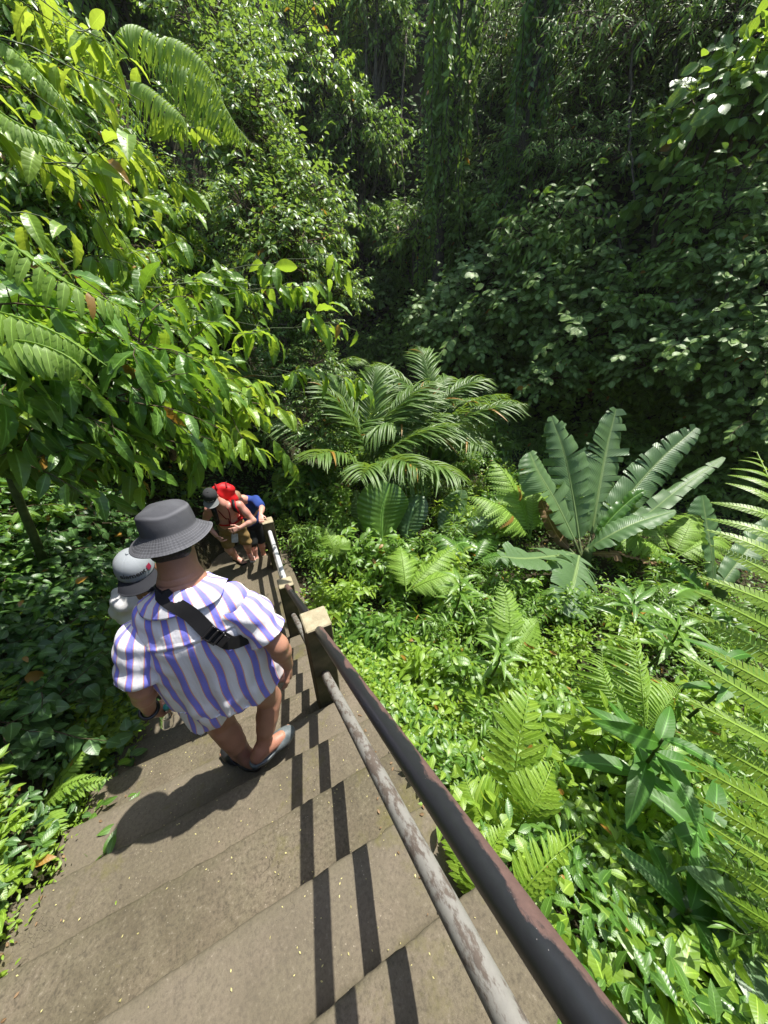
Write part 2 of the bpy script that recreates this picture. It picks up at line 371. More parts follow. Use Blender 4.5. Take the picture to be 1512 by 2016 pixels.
rbar('top_rail', (XV+.006, 1.43, zt(1.43, HT)), (.21, 2.83, zt(2.83, HT)+.02), .030, BLACKP)
rbar('lower_rail', (XV, 1.43, zt(1.43, HL)), (.21, 2.83, zt(2.83, HL)), .030, GREYP)
rbar('top_rail', (.215, 2.95, CZ-2.685-.12), (.245, 4.34, CZ-2.783-.16), .030, PALEP)
rbar('lower_rail', (.215, 2.95, .42), (.245, 4.34, .36), .030, GREYP)
rbar('top_rail', (.25, 4.47, .76), (.25, 5.84, -.2), .030, PALEP)
rbar('lower_rail', (.25, 4.47, .36), (.25, 5.84, -.62), .030, GREYP)
# ------------------------------------------------------------------ leaf shapes (y along the leaf, x across, z up), length 1
def leaf_tp(ny=3, w=.5, fold=.25, droop=.3, peak=.45, tip=1.6, wave=0.0, nx=1, curl=0.0):
    """one leaf as a template: base at the origin, NX columns a side"""
    t = np.linspace(0, 1, ny+2); pk = peak
    prof = np.where(t < pk, np.sin(np.clip(t/pk, 0, 1)*np.pi/2)**.75, np.cos(np.clip((t-pk)/(1-pk), 0, 1)*np.pi/2)**(tip*.6))
    prof = prof*w*.5; prof[0] = .012; prof[-1] = .002
    cx = np.linspace(-1, 1, 2*nx+1); V = []; A = []
    for i, tt in enumerate(t):
        for c in cx:
            xx = c*prof[i]; zz = abs(xx)*fold - droop*tt*tt + wave*w*np.sin(tt*26+(1 if c > 0 else 2.2))*abs(c)**1.5*(prof[i]/(.5*w)) - curl*abs(c)**2*prof[i]
            V.append((xx, tt*(1-.12*droop*tt), zz)); A.append((c, tt, 0))
    Q = grid_faces(len(t), len(cx))
    return np.array(V), Q, np.zeros((0, 3), int), np.array(A, float)
L_SMALL = leaf_tp(2, .46, .3, .25)
L_MED = leaf_tp(4, .42, .25, .35, .42, 1.5, .05)
L_ROUND = leaf_tp(3, .72, .15, .2, .5, .9)
L_NARROW = leaf_tp(3, .20, .3, .45, .4, 1.3)
L_BIG = leaf_tp(11, .36, .30, .45, .5, 1.35, .09, 2)
L_BROAD = leaf_tp(12, .40, .35, .5, .42, 1.3, .07, 3)
L_HEART = leaf_tp(6, .8, .15, .3, .3, 1.5, .05, 2)
L_PIN = leaf_tp(7, .22, .2, .22, .3, .9, .14, 1)
L_STRIP = leaf_tp(4, .075, .8, .55, .35, 1.2)
def comb_tp(n=22, w=.13, droop=.25):
    """a fern pinna cut into a comb of small teeth"""
    V, Q, A = [], [], []
    for i in range(n):
        t0 = i/n; t1 = (i+.92)/n; tm = (i+1.15)/n; wl = w*(1-((i+.5)/n)**2.2)*(.55+.45*min(1, i/3))*.5+.006
        for s in (-1, 1):
            k = len(V)
            for (tt, c) in ((t0, .04), (t1, .04), (tm+.012, 1.), (tm-.55/n, .95)):
                V.append((s*c*wl, tt, -droop*tt*tt-.12*wl*c)); A.append((s*c, tt, 0))
            Q.append((k, k+1, k+2, k+3) if s > 0 else (k+3, k+2, k+1, k))
        k = len(V)
        for (tt, c) in ((t0, -1), (t0, 1), ((i+1)/n, 1), ((i+1)/n, -1)):
            V.append((c*.007*(1.2-tt), tt, -droop*tt*tt+.003)); A.append((.0, tt, 0))
        Q.append((k, k+1, k+2, k+3))
    return np.array(V), np.array(Q), np.zeros((0, 3), int), np.array(A, float)
L_COMB = comb_tp()
L_COMB_FAR = comb_tp(10, .2, .3)

# ------------------------------------------------------------------ leaf materials
M_SUN = leafmat('sunlit_tint_leaf', (.095, .195, .026), (.155, .28, .042), (.42, .62, .045), .40, .36)  # paler, yellower green: sunlit look put into the leaf colour
M_GREEN = leafmat('green_leaf', (.060, .15, .022), (.11, .22, .032), (.28, .50, .035), .33, .34)
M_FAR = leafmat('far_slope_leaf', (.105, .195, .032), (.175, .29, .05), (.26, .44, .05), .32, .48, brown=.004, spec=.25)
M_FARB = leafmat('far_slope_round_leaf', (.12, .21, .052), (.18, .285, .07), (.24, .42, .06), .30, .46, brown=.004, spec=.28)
M_MID = leafmat('pale_green_leaf', (.095, .18, .035), (.155, .265, .06), (.34, .52, .06), .34, .38, brown=.004)
M_DARK = leafmat('shade_tint_leaf', (.058, .130, .036), (.105, .205, .058), (.15, .32, .05), .30, .36)  # counterpart of the sunlit tint, shade put into the leaf colour
M_BLUE = leafmat('blue_green_leaf', (.075, .145, .058), (.115, .20, .078), (.16, .32, .07), .25, .38)
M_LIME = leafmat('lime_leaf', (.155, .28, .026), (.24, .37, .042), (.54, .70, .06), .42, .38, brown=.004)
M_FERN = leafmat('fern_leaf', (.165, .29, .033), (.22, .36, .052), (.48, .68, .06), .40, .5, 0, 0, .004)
M_PALM = leafmat('palm_leaf', (.075, .15, .03), (.125, .21, .042), (.30, .46, .05), .30, .42, 0, 0, .02, .35)
M_BANANA = leafmat('banana_leaf', (.10, .185, .07), (.135, .225, .085), (.24, .44, .06), .30, .40, 46, .25, .0, .45, (.24, .34, .12))
M_GLOSS = leafmat('glossy_leaf', (.045, .135, .016), (.065, .175, .02), (.21, .45, .02), .30, .46, 14, .06, .0, .35)
M_YELLOW = leafmat('yellow_leaf', (.30, .30, .03), (.38, .36, .05), (.6, .6, .05), .35, .5)
M_BROWN = leafmat('dead_leaf', (.14, .085, .04), (.24, .16, .09), (.2, .12, .04), .12, .8, 0, .1, .0, .2)
M_STEM = simplemat('green_stem', (.06, .085, .025), .6, .3, .4, 15)
M_WOOD = simplemat('brown_stem', (.075, .055, .035), .85, .2, .4, 18, .4)
M_BARK = simplemat('bark', (.085, .075, .055), .9, .2, .5, 9, .8)

# ------------------------------------------------------------------ plant growth
UPV = np.array([0, 0, 1.])
def rdir(k, zlo=-.2, zhi=1.):
    z = rs.uniform(zlo, zhi, k); a = rs.uniform(0, 2*np.pi, k); r = np.sqrt(np.clip(1-z*z, 0, 1))
    return np.stack([r*np.cos(a), r*np.sin(a), z], -1)
def twig_leaves(g, tp, pts, n, size, spread=.9, droop=.25, nj=.45, var=.35, terminal=True, sun=None):
    """leaves set alternately along a twig, blades turned up to the light"""
    t = np.linspace(.12, 1, n); idx = t*(len(pts)-1); i0 = np.clip(idx.astype(int), 0, len(pts)-2); f = (idx-i0)[:, None]
    o = pts[i0]*(1-f)+pts[i0+1]*f; d = nrm(pts[i0+1]-pts[i0])
    side = nrm(np.cross(d, UPV)+1e-3); s = np.where(np.arange(n) % 2, 1., -1.)[:, None]
    y = d*rs.uniform(.3, .8, (n, 1))+side*s*spread*rs.uniform(.6, 1.2, (n, 1))+rs.randn(n, 3)*.22-UPV*droop*rs.uniform(.3, 1.7, (n, 1))
    if terminal: y[-1] = d[-1]-UPV*droop
    nn = UPV+(0 if sun is None else sun)+rs.randn(n, 3)*nj
    sz = size*rs.uniform(1-var, 1+var, n)*(.75+.5*np.sin(np.pi*np.clip(t, .1, .9)))
    g.inst(tp, mats(y, nn, sz), o)
def grow_twig(p, d, L, droop=.3, n=6, wig=.12):
    d = nrm(np.asarray(d, float)); pts = [np.asarray(p, float)]
    for i in range(n-1):
        d = nrm(d-UPV*droop/n+rs.randn(3)*wig); pts.append(pts[-1]+d*L/(n-1))
    return np.array(pts)
def shrub_mesh(h, r, nst, ntw, nlf, tp, size, droop=.3, stem_r=.008, spread=.9, base_r=.06, up=1.0, wood=True, ldroop=.3, tw_len=.45, skirt=.25):
    """(leaves, stems): stems rise from the base, twigs leave them all the way up, leaves on every twig"""
    gl, gs = Geo(), Geo()
    for s in range(nst):
        a = rs.uniform(0, 2*np.pi); rr = r*math.sqrt(rs.rand())
        b = np.array([base_r*math.cos(a+1), base_r*math.sin(a+1), -.05]); e = np.array([rr*math.cos(a), rr*math.sin(a), h*rs.uniform(.65, 1.05)*(1-.25*(rr/r)**2)])
        m = (b+e)/2+np.array([-.15*e[0], -.15*e[1], .15*h*up]); st = bez([b, m, e], 10)
        tube(gs, st, np.linspace(stem_r, stem_r*.4, 10), 5, caps=False)
        for k in range(ntw):
            t = skirt+(1-skirt)*(k+rs.rand())/ntw; i = min(int(t*9), 8); p = st[i]+(st[i+1]-st[i])*(t*9-i)
            d = rdir(1, -.1, .8)[0]+nrm(np.array([p[0], p[1], .3*h]))*.8
            tw = grow_twig(p, d, tw_len*rs.uniform(.6, 1.3)*h**.5, droop); tube(gs, tw, np.linspace(stem_r*.5, stem_r*.2, 6), 4, caps=False)
            twig_leaves(gl, tp, tw, nlf, size, spread, ldroop)
        twig_leaves(gl, tp, st[6:], nlf, size, spread, ldroop)
    return gl.data('leaves'), gs.data('stems')
def clump_mesh(r, ntw, nlf, tp, size, flat=(1, 1, .8), droop=.5, tw_len=.5, spread=.9, ldroop=.35, lobes=5, wood_r=.006, sun=None, trunk=None, hang=0.0):
    """(leaves, wood): a crown of leafy twigs on the outside of several overlapping lobes, on limbs from one foot"""
    gl, gs = Geo(), Geo(); fl = np.array(flat)
    c = rdir(lobes, -.5, .9)*rs.uniform(.35, .75, (lobes, 1))*r*fl; lr = rs.uniform(.38, .62, lobes)*r
    foot = np.array([0, 0, -r*fl[2]*.9]) if trunk is None else np.array(trunk, float)
    for i in range(lobes):
        lm = bez([foot, (foot+c[i])/2+rs.randn(3)*.12*r, c[i]], 8); tube(gs, lm, np.linspace(wood_r*5, wood_r*2, 8), 6, caps=False)
    for k in range(ntw):
        i = rs.randint(lobes); d = rdir(1, -.45, 1.)[0]; p = c[i]+d*lr[i]*fl*rs.uniform(.45, 1.0)
        q = p-d*lr[i]*.5
        dd = nrm(d*fl+.35*rs.randn(3)-UPV*hang)
        tw = grow_twig(p, dd, tw_len*rs.uniform(.6, 1.4), droop+hang); tube(gs, np.vstack([q, tw]), np.linspace(wood_r, wood_r*.35, 7), 4, caps=False)
        twig_leaves(gl, tp, tw, nlf, size, spread, ldroop+.3*hang, sun=sun)
    return gl.data('leaves'), gs.data('wood')
def fern_frond(g, pts, nv, npair, plen, tp, tpw=1.0, prof=None, start=.12, ang=1.15, gs=None, r=.006, drop=.15, jit=.06, sides=(-1, 1)):
    """leaflets both sides of a curved rachis; nv = facing of the blade"""
    n = len(pts); t = np.linspace(start, .995, npair); idx = t*(n-1); i0 = np.clip(idx.astype(int), 0, n-2); f = (idx-i0)[:, None]
    o = pts[i0]*(1-f)+pts[i0+1]*f; d = nrm(pts[np.clip(i0+1, 0, n-1)]-pts[np.clip(i0, 0, n-1)])
    nvv = np.broadcast_to(np.asarray(nv, float), d.shape); side = nrm(np.cross(d, nvv)); up = nrm(np.cross(side, d))
    pr = (np.sin(np.pi*np.clip((t-start)/(1-start)*.93+.05, 0, 1)**.75)) if prof is None else prof((t-start)/(1-start))
    for s in sides:
        a = ang*(1-.35*t)[:, None]+rs.randn(npair, 1)*jit
        y = d*np.cos(a)+side*s*np.sin(a)-up*drop+rs.randn(npair, 3)*jit
        L = plen*np.maximum(pr, .06)*rs.uniform(.92, 1.06, npair)
        g.inst(tp, mats(y, up+rs.randn(npair, 3)*jit, L*tpw, L), o)
    tube(gs or g, pts, np.linspace(r, r*.3, n), 5, caps=False)
def arc(base, az, el, L, droop, n=14):
    """a rachis leaving BASE at azimuth and elevation and bending over under its weight"""
    d = np.array([math.cos(el)*math.sin(az), math.cos(el)*math.cos(az), math.sin(el)]); pts = [np.asarray(base, float)]
    for i in range(n-1):
        d = nrm(d-UPV*droop/(n-1)*(.4+1.2*i/(n-1))); pts.append(pts[-1]+d*L/(n-1))
    return np.array(pts)
def up_of(pts): # blade facing of an arching rachis: square to it, in its own upright plane
    d = pts[-1]-pts[0]; s = np.cross(d, UPV); s = s if np.linalg.norm(s) > 1e-3 else np.array([1., 0, 0]); t = nrm(np.gradient(pts, axis=0))
    i = np.clip(np.linspace(0, len(pts)-1, len(pts)).astype(int), 0, len(pts)-1); m = nrm(np.cross(nrm(s), t)); return m
def frond_facing(pts, npair, start):
    m = up_of(pts); t = np.linspace(start, .995, npair)*(len(pts)-1); return m[np.clip(t.astype(int), 0, len(pts)-1)]
def fern_thing(name, loc, label, specs, npair, plen, tp, mat, group=None, tpw=1.0, r=.005, drop=.2, start=.12, cat='fern', ang=1.15):
    """specs: list of (azimuth, elevation, length, droop) of each frond"""
    t = thing(name, tuple(loc), label, cat, group)
    for az, el, L, dr in specs:
        g = Geo(); pts = arc((0, 0, 0), az, el, L, dr); fern_frond(g, pts, frond_facing(pts, npair, start), npair, plen, tp, tpw, None, start, ang, r=r, drop=drop)
        link('frond', g.data(), mat, t)
    return t
def leaf_blade(pts, w, nv, prof=None, fold=.25, tears=0, nx=5, ny=40, wave=.02, seed=0, ragged=0.0):
    """a large blade along a midrib curve; tears split it into strips from the edge inwards"""
    R = np.random.RandomState(seed); c = bez(pts, ny); d = nrm(np.gradient(c, axis=0)); nvv = np.broadcast_to(np.asarray(nv, float), d.shape)
    side = nrm(np.cross(d, nvv)); up = nrm(np.cross(side, d)); t = np.linspace(0, 1, ny)
    pf = prof(t) if prof else np.sin(np.pi*np.clip(t*.96+.02, 0, 1)**.85)**.55
    g = Geo()
    for s in (-1, 1):
        cuts = sorted(R.choice(np.arange(3, ny-2), tears, replace=False)) if tears else []
        segs = [0]+list(cuts)+[ny-1]
        for a, b in zip(segs[:-1], segs[1:]):
            if b <= a: continue
            ii = np.arange(a, b+1); tilt = R.randn()*.24 if tears else 0; cut = 1-ragged*R.rand() if tears else 1
            V, A = [], []; m = len(ii); uu = np.linspace(0, 1, nx)
            shr = (.90 if tears else 1)
            for q, i in enumerate(ii):
                mid = (a+b)/2; 
                for u in uu:
                    ic = i+(mid-i)*(1-shr)*u*1.2; i0 = int(np.clip(math.floor(ic), 0, ny-2)); fr = ic-i0
                    base = c[i0]*(1-fr)+c[i0+1]*fr
                    ww = w*.5*pf[i]*u*cut
                    z = fold*ww*(1 if not tears else 1)*(1-u*.9)*1.3+wave*math.sin(i*1.7+s+u)*u*pf[i]-tilt*ww*u
                    z -= .5*fold*ww*u*u
                    V.append(base+side[i]*s*ww+d[i]*ww*.28+up[i]*z); A.append((s*u, t[i], 0))
            g.add(V, grid_faces(m, nx) if s > 0 else grid_faces(m, nx)[:, ::-1], None, A)
    g2 = Geo(); tube(g2, c+up*.0-up*.004, np.linspace(.018, .004, ny)*max(w, .3)/.5*.8, 6, caps=False)
    g2.A = [np.column_stack([np.zeros(len(a)), a[:, 1]*0+.5, a[:, 2]]) for a in g2.A]
    g.add(np.concatenate(g2.V), np.concatenate(g2.Q), None, np.concatenate(g2.A))
    return g
V3 = lambda *a: np.array(a, float)
def hit(px, py, dmax=60.):
    """depth at which the sight line through a point of the photo meets the ground"""
    d = np.concatenate([np.arange(.4, 12, .03), np.arange(12, dmax, .15)])
    r = FW+(px-756)/F_PX*RT-(py-1008)/F_PX*UP; q = CAM+d[:, None]*r
    k = np.nonzero(q[:, 2] < H(q[:, 0], q[:, 1]))[0]
    return d[k[0]] if len(k) else dmax
def hnormal(x, y, e=.12):
    return nrm(np.stack([-(H(x+e, y)-H(x-e, y))/(2*e), -(H(x, y+e)-H(x, y-e))/(2*e), np.ones_like(x)], -1))
def inframe(p, m=60):
    w = p-CAM; z = w@FW; px = 756+F_PX*(w@RT)/z; py = 1008-F_PX*(w@UP)/z
    return (z > .15) & (px > -m) & (px < 1512+m) & (py > -m) & (py < 2016+m)
def cover(name, n, area, tp, size, mat, hmin, hmax, keep=None, near=2.5, out=.5, tilt=.6, sun=0.0):
    """a mass of small leaves over the soil"""
    x0, x1, y0, y1 = area; g = Geo(); got = 0
    while got < n:
        x = rs.uniform(x0, x1, 60000); y = rs.uniform(y0, y1, 60000); z = H(x, y); p = np.stack([x, y, z], -1)
        dist = np.linalg.norm(p-CAM, axis=1); nn = hnormal(x, y)
        ok = inframe(p, 420) & (rs.rand(len(x)) < np.clip((near/dist)**1.2, 0, 1)/np.clip(nn[:, 2], .25, 1)*.35)
        if keep is not None: ok &= keep(x, y, z)
        p = p[ok][:n-got]; nn = nn[ok][:n-got]; k = len(p); got += k
        if not k: break
        p = p+nn*rs.uniform(hmin, hmax, (k, 1))
        yv = rdir(k, -.4, .5)+nn*.35; nv = UPV+sun+nn*out+rs.randn(k, 3)*tilt
        g.inst(tp, mats(yv, nv, size*rs.uniform(.6, 1.4, k)), p)
    return tag(link(name, g.data(), mat), kind='stuff')
offstair = lambda x, y, z: (x < -1.36) | (x > .44) | (y > 6.5)
left_side = lambda x, y, z: (sdist(BL, x, y) > -.05) & offstair(x, y, z)
garden = lambda x, y, z: (sdist(BL, x, y) < 0) & (sdist(BW, x, y) < .3) & (x > .44)
farside = lambda x, y, z: (sdist(BW, x, y) > 0)
patchy = lambda f, s, k: (lambda x, y, z: f(x, y, z) & (wob(x*s, y*s+z*s*.7, 1.0)+.5*wob(x*s*2.3+4, y*s*2.1-z*s, 1.) > k))
low = lambda f: (lambda x, y, z: f(x, y, z) & (z-line(y) < .9))
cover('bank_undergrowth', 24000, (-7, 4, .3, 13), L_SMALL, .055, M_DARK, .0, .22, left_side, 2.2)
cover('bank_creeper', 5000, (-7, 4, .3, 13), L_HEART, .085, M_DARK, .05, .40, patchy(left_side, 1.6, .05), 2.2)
cover('low_leaves', 6500, (-5, 3, .3, 11), L_MED, .085, M_GREEN, .05, .45, patchy(left_side, 1.4, .1), 2.2)
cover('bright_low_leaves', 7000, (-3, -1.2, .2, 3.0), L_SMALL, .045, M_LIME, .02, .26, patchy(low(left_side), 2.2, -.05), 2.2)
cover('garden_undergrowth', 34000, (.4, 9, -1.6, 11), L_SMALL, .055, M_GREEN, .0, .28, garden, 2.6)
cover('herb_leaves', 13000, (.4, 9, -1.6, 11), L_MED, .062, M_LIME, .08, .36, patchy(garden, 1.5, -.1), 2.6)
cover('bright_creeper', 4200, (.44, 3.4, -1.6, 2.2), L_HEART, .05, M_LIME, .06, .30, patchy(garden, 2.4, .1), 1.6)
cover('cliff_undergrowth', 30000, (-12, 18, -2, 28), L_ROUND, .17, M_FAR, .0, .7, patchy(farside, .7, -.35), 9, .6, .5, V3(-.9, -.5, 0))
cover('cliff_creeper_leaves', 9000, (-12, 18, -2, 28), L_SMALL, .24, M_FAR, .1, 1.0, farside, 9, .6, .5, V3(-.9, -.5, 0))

# ---------------------------------------------- kinds of shrub, each built once
def proto(name, pair, lm, label, cat, group, wm=M_WOOD, leaf='foliage', wood='stem'):
    r = thing(name, (0, 0, -80), label, cat, group)
    link(leaf, pair[0], lm, r); link(wood, pair[1], wm, r); r['first'] = 1
    return r
def put(pr, loc, rz=None, sc=1.0, label=None):
    rz = rs.uniform(0, 6.28) if rz is None else rz
    if pr.get('first'):
        del pr['first']; pr.location = loc; pr.rotation_euler = (0, 0, rz); pr.scale = (sc,)*3
        if label: pr['label'] = label
        return pr
    return copy_thing(pr, loc, rz, sc, label)
B_LAB = 'sunlit bush with mid-sized pointed leaves leaning out from the left bank'
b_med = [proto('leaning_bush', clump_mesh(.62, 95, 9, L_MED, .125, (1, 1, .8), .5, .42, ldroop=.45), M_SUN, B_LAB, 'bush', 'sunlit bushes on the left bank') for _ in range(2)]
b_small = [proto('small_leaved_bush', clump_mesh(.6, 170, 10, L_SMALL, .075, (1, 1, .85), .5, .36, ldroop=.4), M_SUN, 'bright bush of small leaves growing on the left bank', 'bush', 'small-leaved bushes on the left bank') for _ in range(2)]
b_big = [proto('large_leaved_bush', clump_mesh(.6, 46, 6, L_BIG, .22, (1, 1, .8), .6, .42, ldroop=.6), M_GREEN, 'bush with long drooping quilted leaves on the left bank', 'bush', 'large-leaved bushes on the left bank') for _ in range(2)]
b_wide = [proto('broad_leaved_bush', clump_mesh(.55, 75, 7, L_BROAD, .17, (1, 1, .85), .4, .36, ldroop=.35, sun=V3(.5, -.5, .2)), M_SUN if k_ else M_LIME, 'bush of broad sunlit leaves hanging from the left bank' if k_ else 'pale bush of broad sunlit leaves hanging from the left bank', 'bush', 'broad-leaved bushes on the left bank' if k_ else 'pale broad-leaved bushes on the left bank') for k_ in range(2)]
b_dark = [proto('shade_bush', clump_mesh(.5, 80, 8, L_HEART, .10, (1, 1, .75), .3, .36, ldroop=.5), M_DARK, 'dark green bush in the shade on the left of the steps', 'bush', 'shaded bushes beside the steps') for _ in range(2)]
def bank_put(prs, px, py, off, sc=1.0):
    d = hit(px, py); put(prs[rs.randint(len(prs))], P(px, py, max(d-off, 1.0)), None, sc)
# upper and middle bank, in the sun
for px, py in [(60, 60), (200, 40), (330, 60), (430, 120), (120, 200), (280, 210), (400, 260), (40, 330), (210, 340), (340, 370), (470, 330), (90, 460), (240, 480), (400, 480), (520, 470), (150, 590), (310, 600), (460, 600), (560, 560), (60, 690), (210, 700), (370, 710), (520, 690), (300, 800), (450, 790), (560, 780), (120, 800), (30, 560), (560, 660)]:
    k = rs.rand(); px += rs.randint(-25, 25); py += rs.randint(-25, 25)
    bank_put(b_med if k < .42 else b_small if k < .68 else b_big, px, py, rs.uniform(.25, .75), rs.uniform(.75, 1.15))
for px, py in [(30, 200), (110, 130), (180, 270), (90, 380), (260, 320), (330, 420), (170, 430), (20, 480), (420, 400), (270, 540), (390, 540), (480, 520), (90, 620), (200, 610), (330, 660), (440, 650), (530, 620), (120, 760), (250, 760), (400, 780), (500, 760), (20, 760), (330, 860), (200, 850)]:
    bank_put(b_wide if rs.rand() < .65 else b_med, px+rs.randint(-20, 20), py+rs.randint(-20, 20), rs.uniform(.7, 1.05), rs.uniform(.7, 1.0))
for px, py, d in [(40, 830, 1.75), (130, 850, 1.8), (220, 860, 1.95), (310, 880, 2.2), (60, 900, 1.7), (170, 780, 1.8), (380, 860, 2.6), (10, 760, 1.6)]:
    put(b_wide[rs.randint(2)] if rs.rand() < .5 else b_big[rs.randint(2)], P(px, py-60, d), None, rs.uniform(.6, .8))
# foot of the bank, in shade
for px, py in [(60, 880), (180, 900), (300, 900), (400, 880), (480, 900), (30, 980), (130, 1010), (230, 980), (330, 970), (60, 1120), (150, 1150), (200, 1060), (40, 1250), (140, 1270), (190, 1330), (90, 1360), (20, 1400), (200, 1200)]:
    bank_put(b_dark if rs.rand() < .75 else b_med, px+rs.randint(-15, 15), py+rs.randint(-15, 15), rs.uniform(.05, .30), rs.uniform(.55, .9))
# small sunny plants along the left edge of the steps
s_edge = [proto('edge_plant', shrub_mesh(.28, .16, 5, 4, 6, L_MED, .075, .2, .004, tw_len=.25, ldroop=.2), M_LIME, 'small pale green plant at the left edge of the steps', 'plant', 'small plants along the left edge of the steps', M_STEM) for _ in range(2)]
for x, y in [(-1.45, 1.9), (-1.5, 1.65), (-1.47, 1.4), (-1.52, 1.2), (-1.5, 1.0), (-1.56, .85), (-1.6, .65), (-1.65, 1.5), (-1.7, 1.2), (-1.72, .9), (-1.6, 2.1), (-1.5, 2.35)]:
    y += rs.uniform(-.06, .06); put(s_edge[rs.randint(2)], (x, y, float(H(np.array(x), np.array(y)))-.02), None, rs.uniform(.7, 1.15))
# bright bushes on the nose of the bank, farther off
b_nose = [proto('bright_bush', clump_mesh(1.0, 240, 11, L_SMALL, .105, (1, 1, .9), .5, .5, ldroop=.35, wood_r=.008), M_MID, 'rounded bright bush with fine leaves at the far end of the left bank', 'bush', 'bright fine-leaved bushes at the far end of the bank') for _ in range(2)]
for px, py, d, s in [(560, 380, 6.2, .95), (610, 440, 6.6, .95), (600, 540, 6.0, .9), (640, 560, 6.8, .75), (540, 470, 5.8, .8), (520, 300, 6.3, .9), (480, 240, 6.8, 1.0), (450, 130, 7.2, 1.1), (420, 60, 7.4, 1.2), (620, 640, 6.6, .6), (600, 720, 6.4, .7), (590, 830, 6.3, .7), (660, 800, 7.2, .6)]:
    put(b_nose[rs.randint(2)], P(px, py, d), None, s)

# ---------------------------------------------- leaning shrub trees with long quilted leaves held over the steps
def leaning_tree(label, foot, targets, size, mat, tp=L_BROAD, extra=2):
    t = thing('leaning_tree', tuple(foot), label, 'tree'); f = np.asarray(foot, float); gw, gl = Geo(), Geo()
    hub = f+np.array([.25, .1, 1.0]); tube(gw, bez([f-np.array([0, 0, .3]), (f+hub)/2, hub], 8)-f, np.linspace(.035, .022, 8), 7)
    for tg in targets:
        tg = np.asarray(tg, float); mid = (hub+tg)/2+UPV*.10*np.linalg.norm(tg-hub)+rs.randn(3)*.10
        br = bez([hub, mid, tg], 16); br[2:-1] += rs.randn(13, 3)*.012; tube(gw, br-f, np.linspace(.007, .002, 16), 5, caps=False)
        dd = nrm(br[-1]-br[-4])
        for k in range(2+extra):
            i = 15 if k == 0 else rs.randint(8, 16); L = rs.uniform(.22, .48); tw = grow_twig(br[i], nrm(dd*.7+rdir(1, -.3, .7)[0]*(.25 if k == 0 else .9)), L, .5, 6, .16); tube(gw, tw-f, np.linspace(.004, .0015, 6), 4, caps=False)
            n = rs.randint(5, 9); u = np.sort(rs.uniform(.05, 1, n))*5; u[-1] = 5; j = np.clip(u.astype(int), 0, 4); o = tw[j]+(tw[j+1]-tw[j])*(u-j)[:, None]; d = nrm(tw[j+1]-tw[j]); sd = nrm(np.cross(d, UPV)+1e-3); s = np.where(np.arange(n) % 2, 1, -1.)[:, None]
            y = d*rs.uniform(.1, .7, (n, 1))+sd*s*rs.uniform(.1, .9, (n, 1))-UPV*rs.uniform(.0, .9, (n, 1))+rs.randn(n, 3)*.25; nv = UPV*.8+np.array([.4, -.35, .3])+sd*s*.3+rs.randn(n, 3)*.45
            gl.inst(tp, mats(y, nv, size*rs.uniform(.5, 1.2, n), None), o-f)
    link('branches', gw.data(), M_STEM, t); link('foliage', gl.data(), mat, t); return t
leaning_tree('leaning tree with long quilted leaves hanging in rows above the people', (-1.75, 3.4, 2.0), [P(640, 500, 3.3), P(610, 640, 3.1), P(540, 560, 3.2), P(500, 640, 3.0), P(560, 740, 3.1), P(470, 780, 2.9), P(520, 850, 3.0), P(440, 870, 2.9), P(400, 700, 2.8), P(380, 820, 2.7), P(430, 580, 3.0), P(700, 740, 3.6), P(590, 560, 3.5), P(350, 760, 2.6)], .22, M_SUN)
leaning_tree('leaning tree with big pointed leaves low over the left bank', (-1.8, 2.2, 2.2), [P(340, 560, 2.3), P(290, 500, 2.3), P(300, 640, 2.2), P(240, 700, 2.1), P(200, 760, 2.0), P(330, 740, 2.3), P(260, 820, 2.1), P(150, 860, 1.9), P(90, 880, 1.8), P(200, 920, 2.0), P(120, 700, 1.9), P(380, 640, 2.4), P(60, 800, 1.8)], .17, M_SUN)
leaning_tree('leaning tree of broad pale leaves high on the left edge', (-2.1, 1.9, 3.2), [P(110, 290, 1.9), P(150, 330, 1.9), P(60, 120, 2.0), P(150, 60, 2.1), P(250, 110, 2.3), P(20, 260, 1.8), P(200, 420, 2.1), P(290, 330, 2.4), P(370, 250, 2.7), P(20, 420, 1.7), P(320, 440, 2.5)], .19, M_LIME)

# ---------------------------------------------- ferns on the bank
def hand_frond(name, label, pts_px, plen, npair, tp, mat, facing, tpw=1.0, start=.1, ang=1.2, drop=.25, group=None, r=.005):
    """one fern whose fronds run through given places"""
    base = P(*pts_px[0][0]); t = thing(name, tuple(base), label, 'fern', group)
    for pp in pts_px:
        c = bez([P(*q) for q in pp], 22)-base; g = Geo()
        fern_frond(g, c, np.asarray(facing, float), npair, plen, tp, tpw, None, start, ang, r=r, drop=drop); link('frond', g.data(), mat, t)
    return t
VIEW = -FW
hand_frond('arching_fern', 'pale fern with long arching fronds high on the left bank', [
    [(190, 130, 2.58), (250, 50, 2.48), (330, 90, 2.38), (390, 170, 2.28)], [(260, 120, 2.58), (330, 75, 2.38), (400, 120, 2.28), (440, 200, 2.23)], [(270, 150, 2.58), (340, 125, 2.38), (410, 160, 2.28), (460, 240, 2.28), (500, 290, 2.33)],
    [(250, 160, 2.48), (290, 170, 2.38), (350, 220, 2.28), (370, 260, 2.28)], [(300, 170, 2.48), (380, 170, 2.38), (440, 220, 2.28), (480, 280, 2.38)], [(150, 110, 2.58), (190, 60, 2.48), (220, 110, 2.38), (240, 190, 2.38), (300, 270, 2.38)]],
    .17, 34, L_STRIP, M_FERN, nrm(np.array([.35, -.4, .8])), 1.9, .1, 1.25, .35)
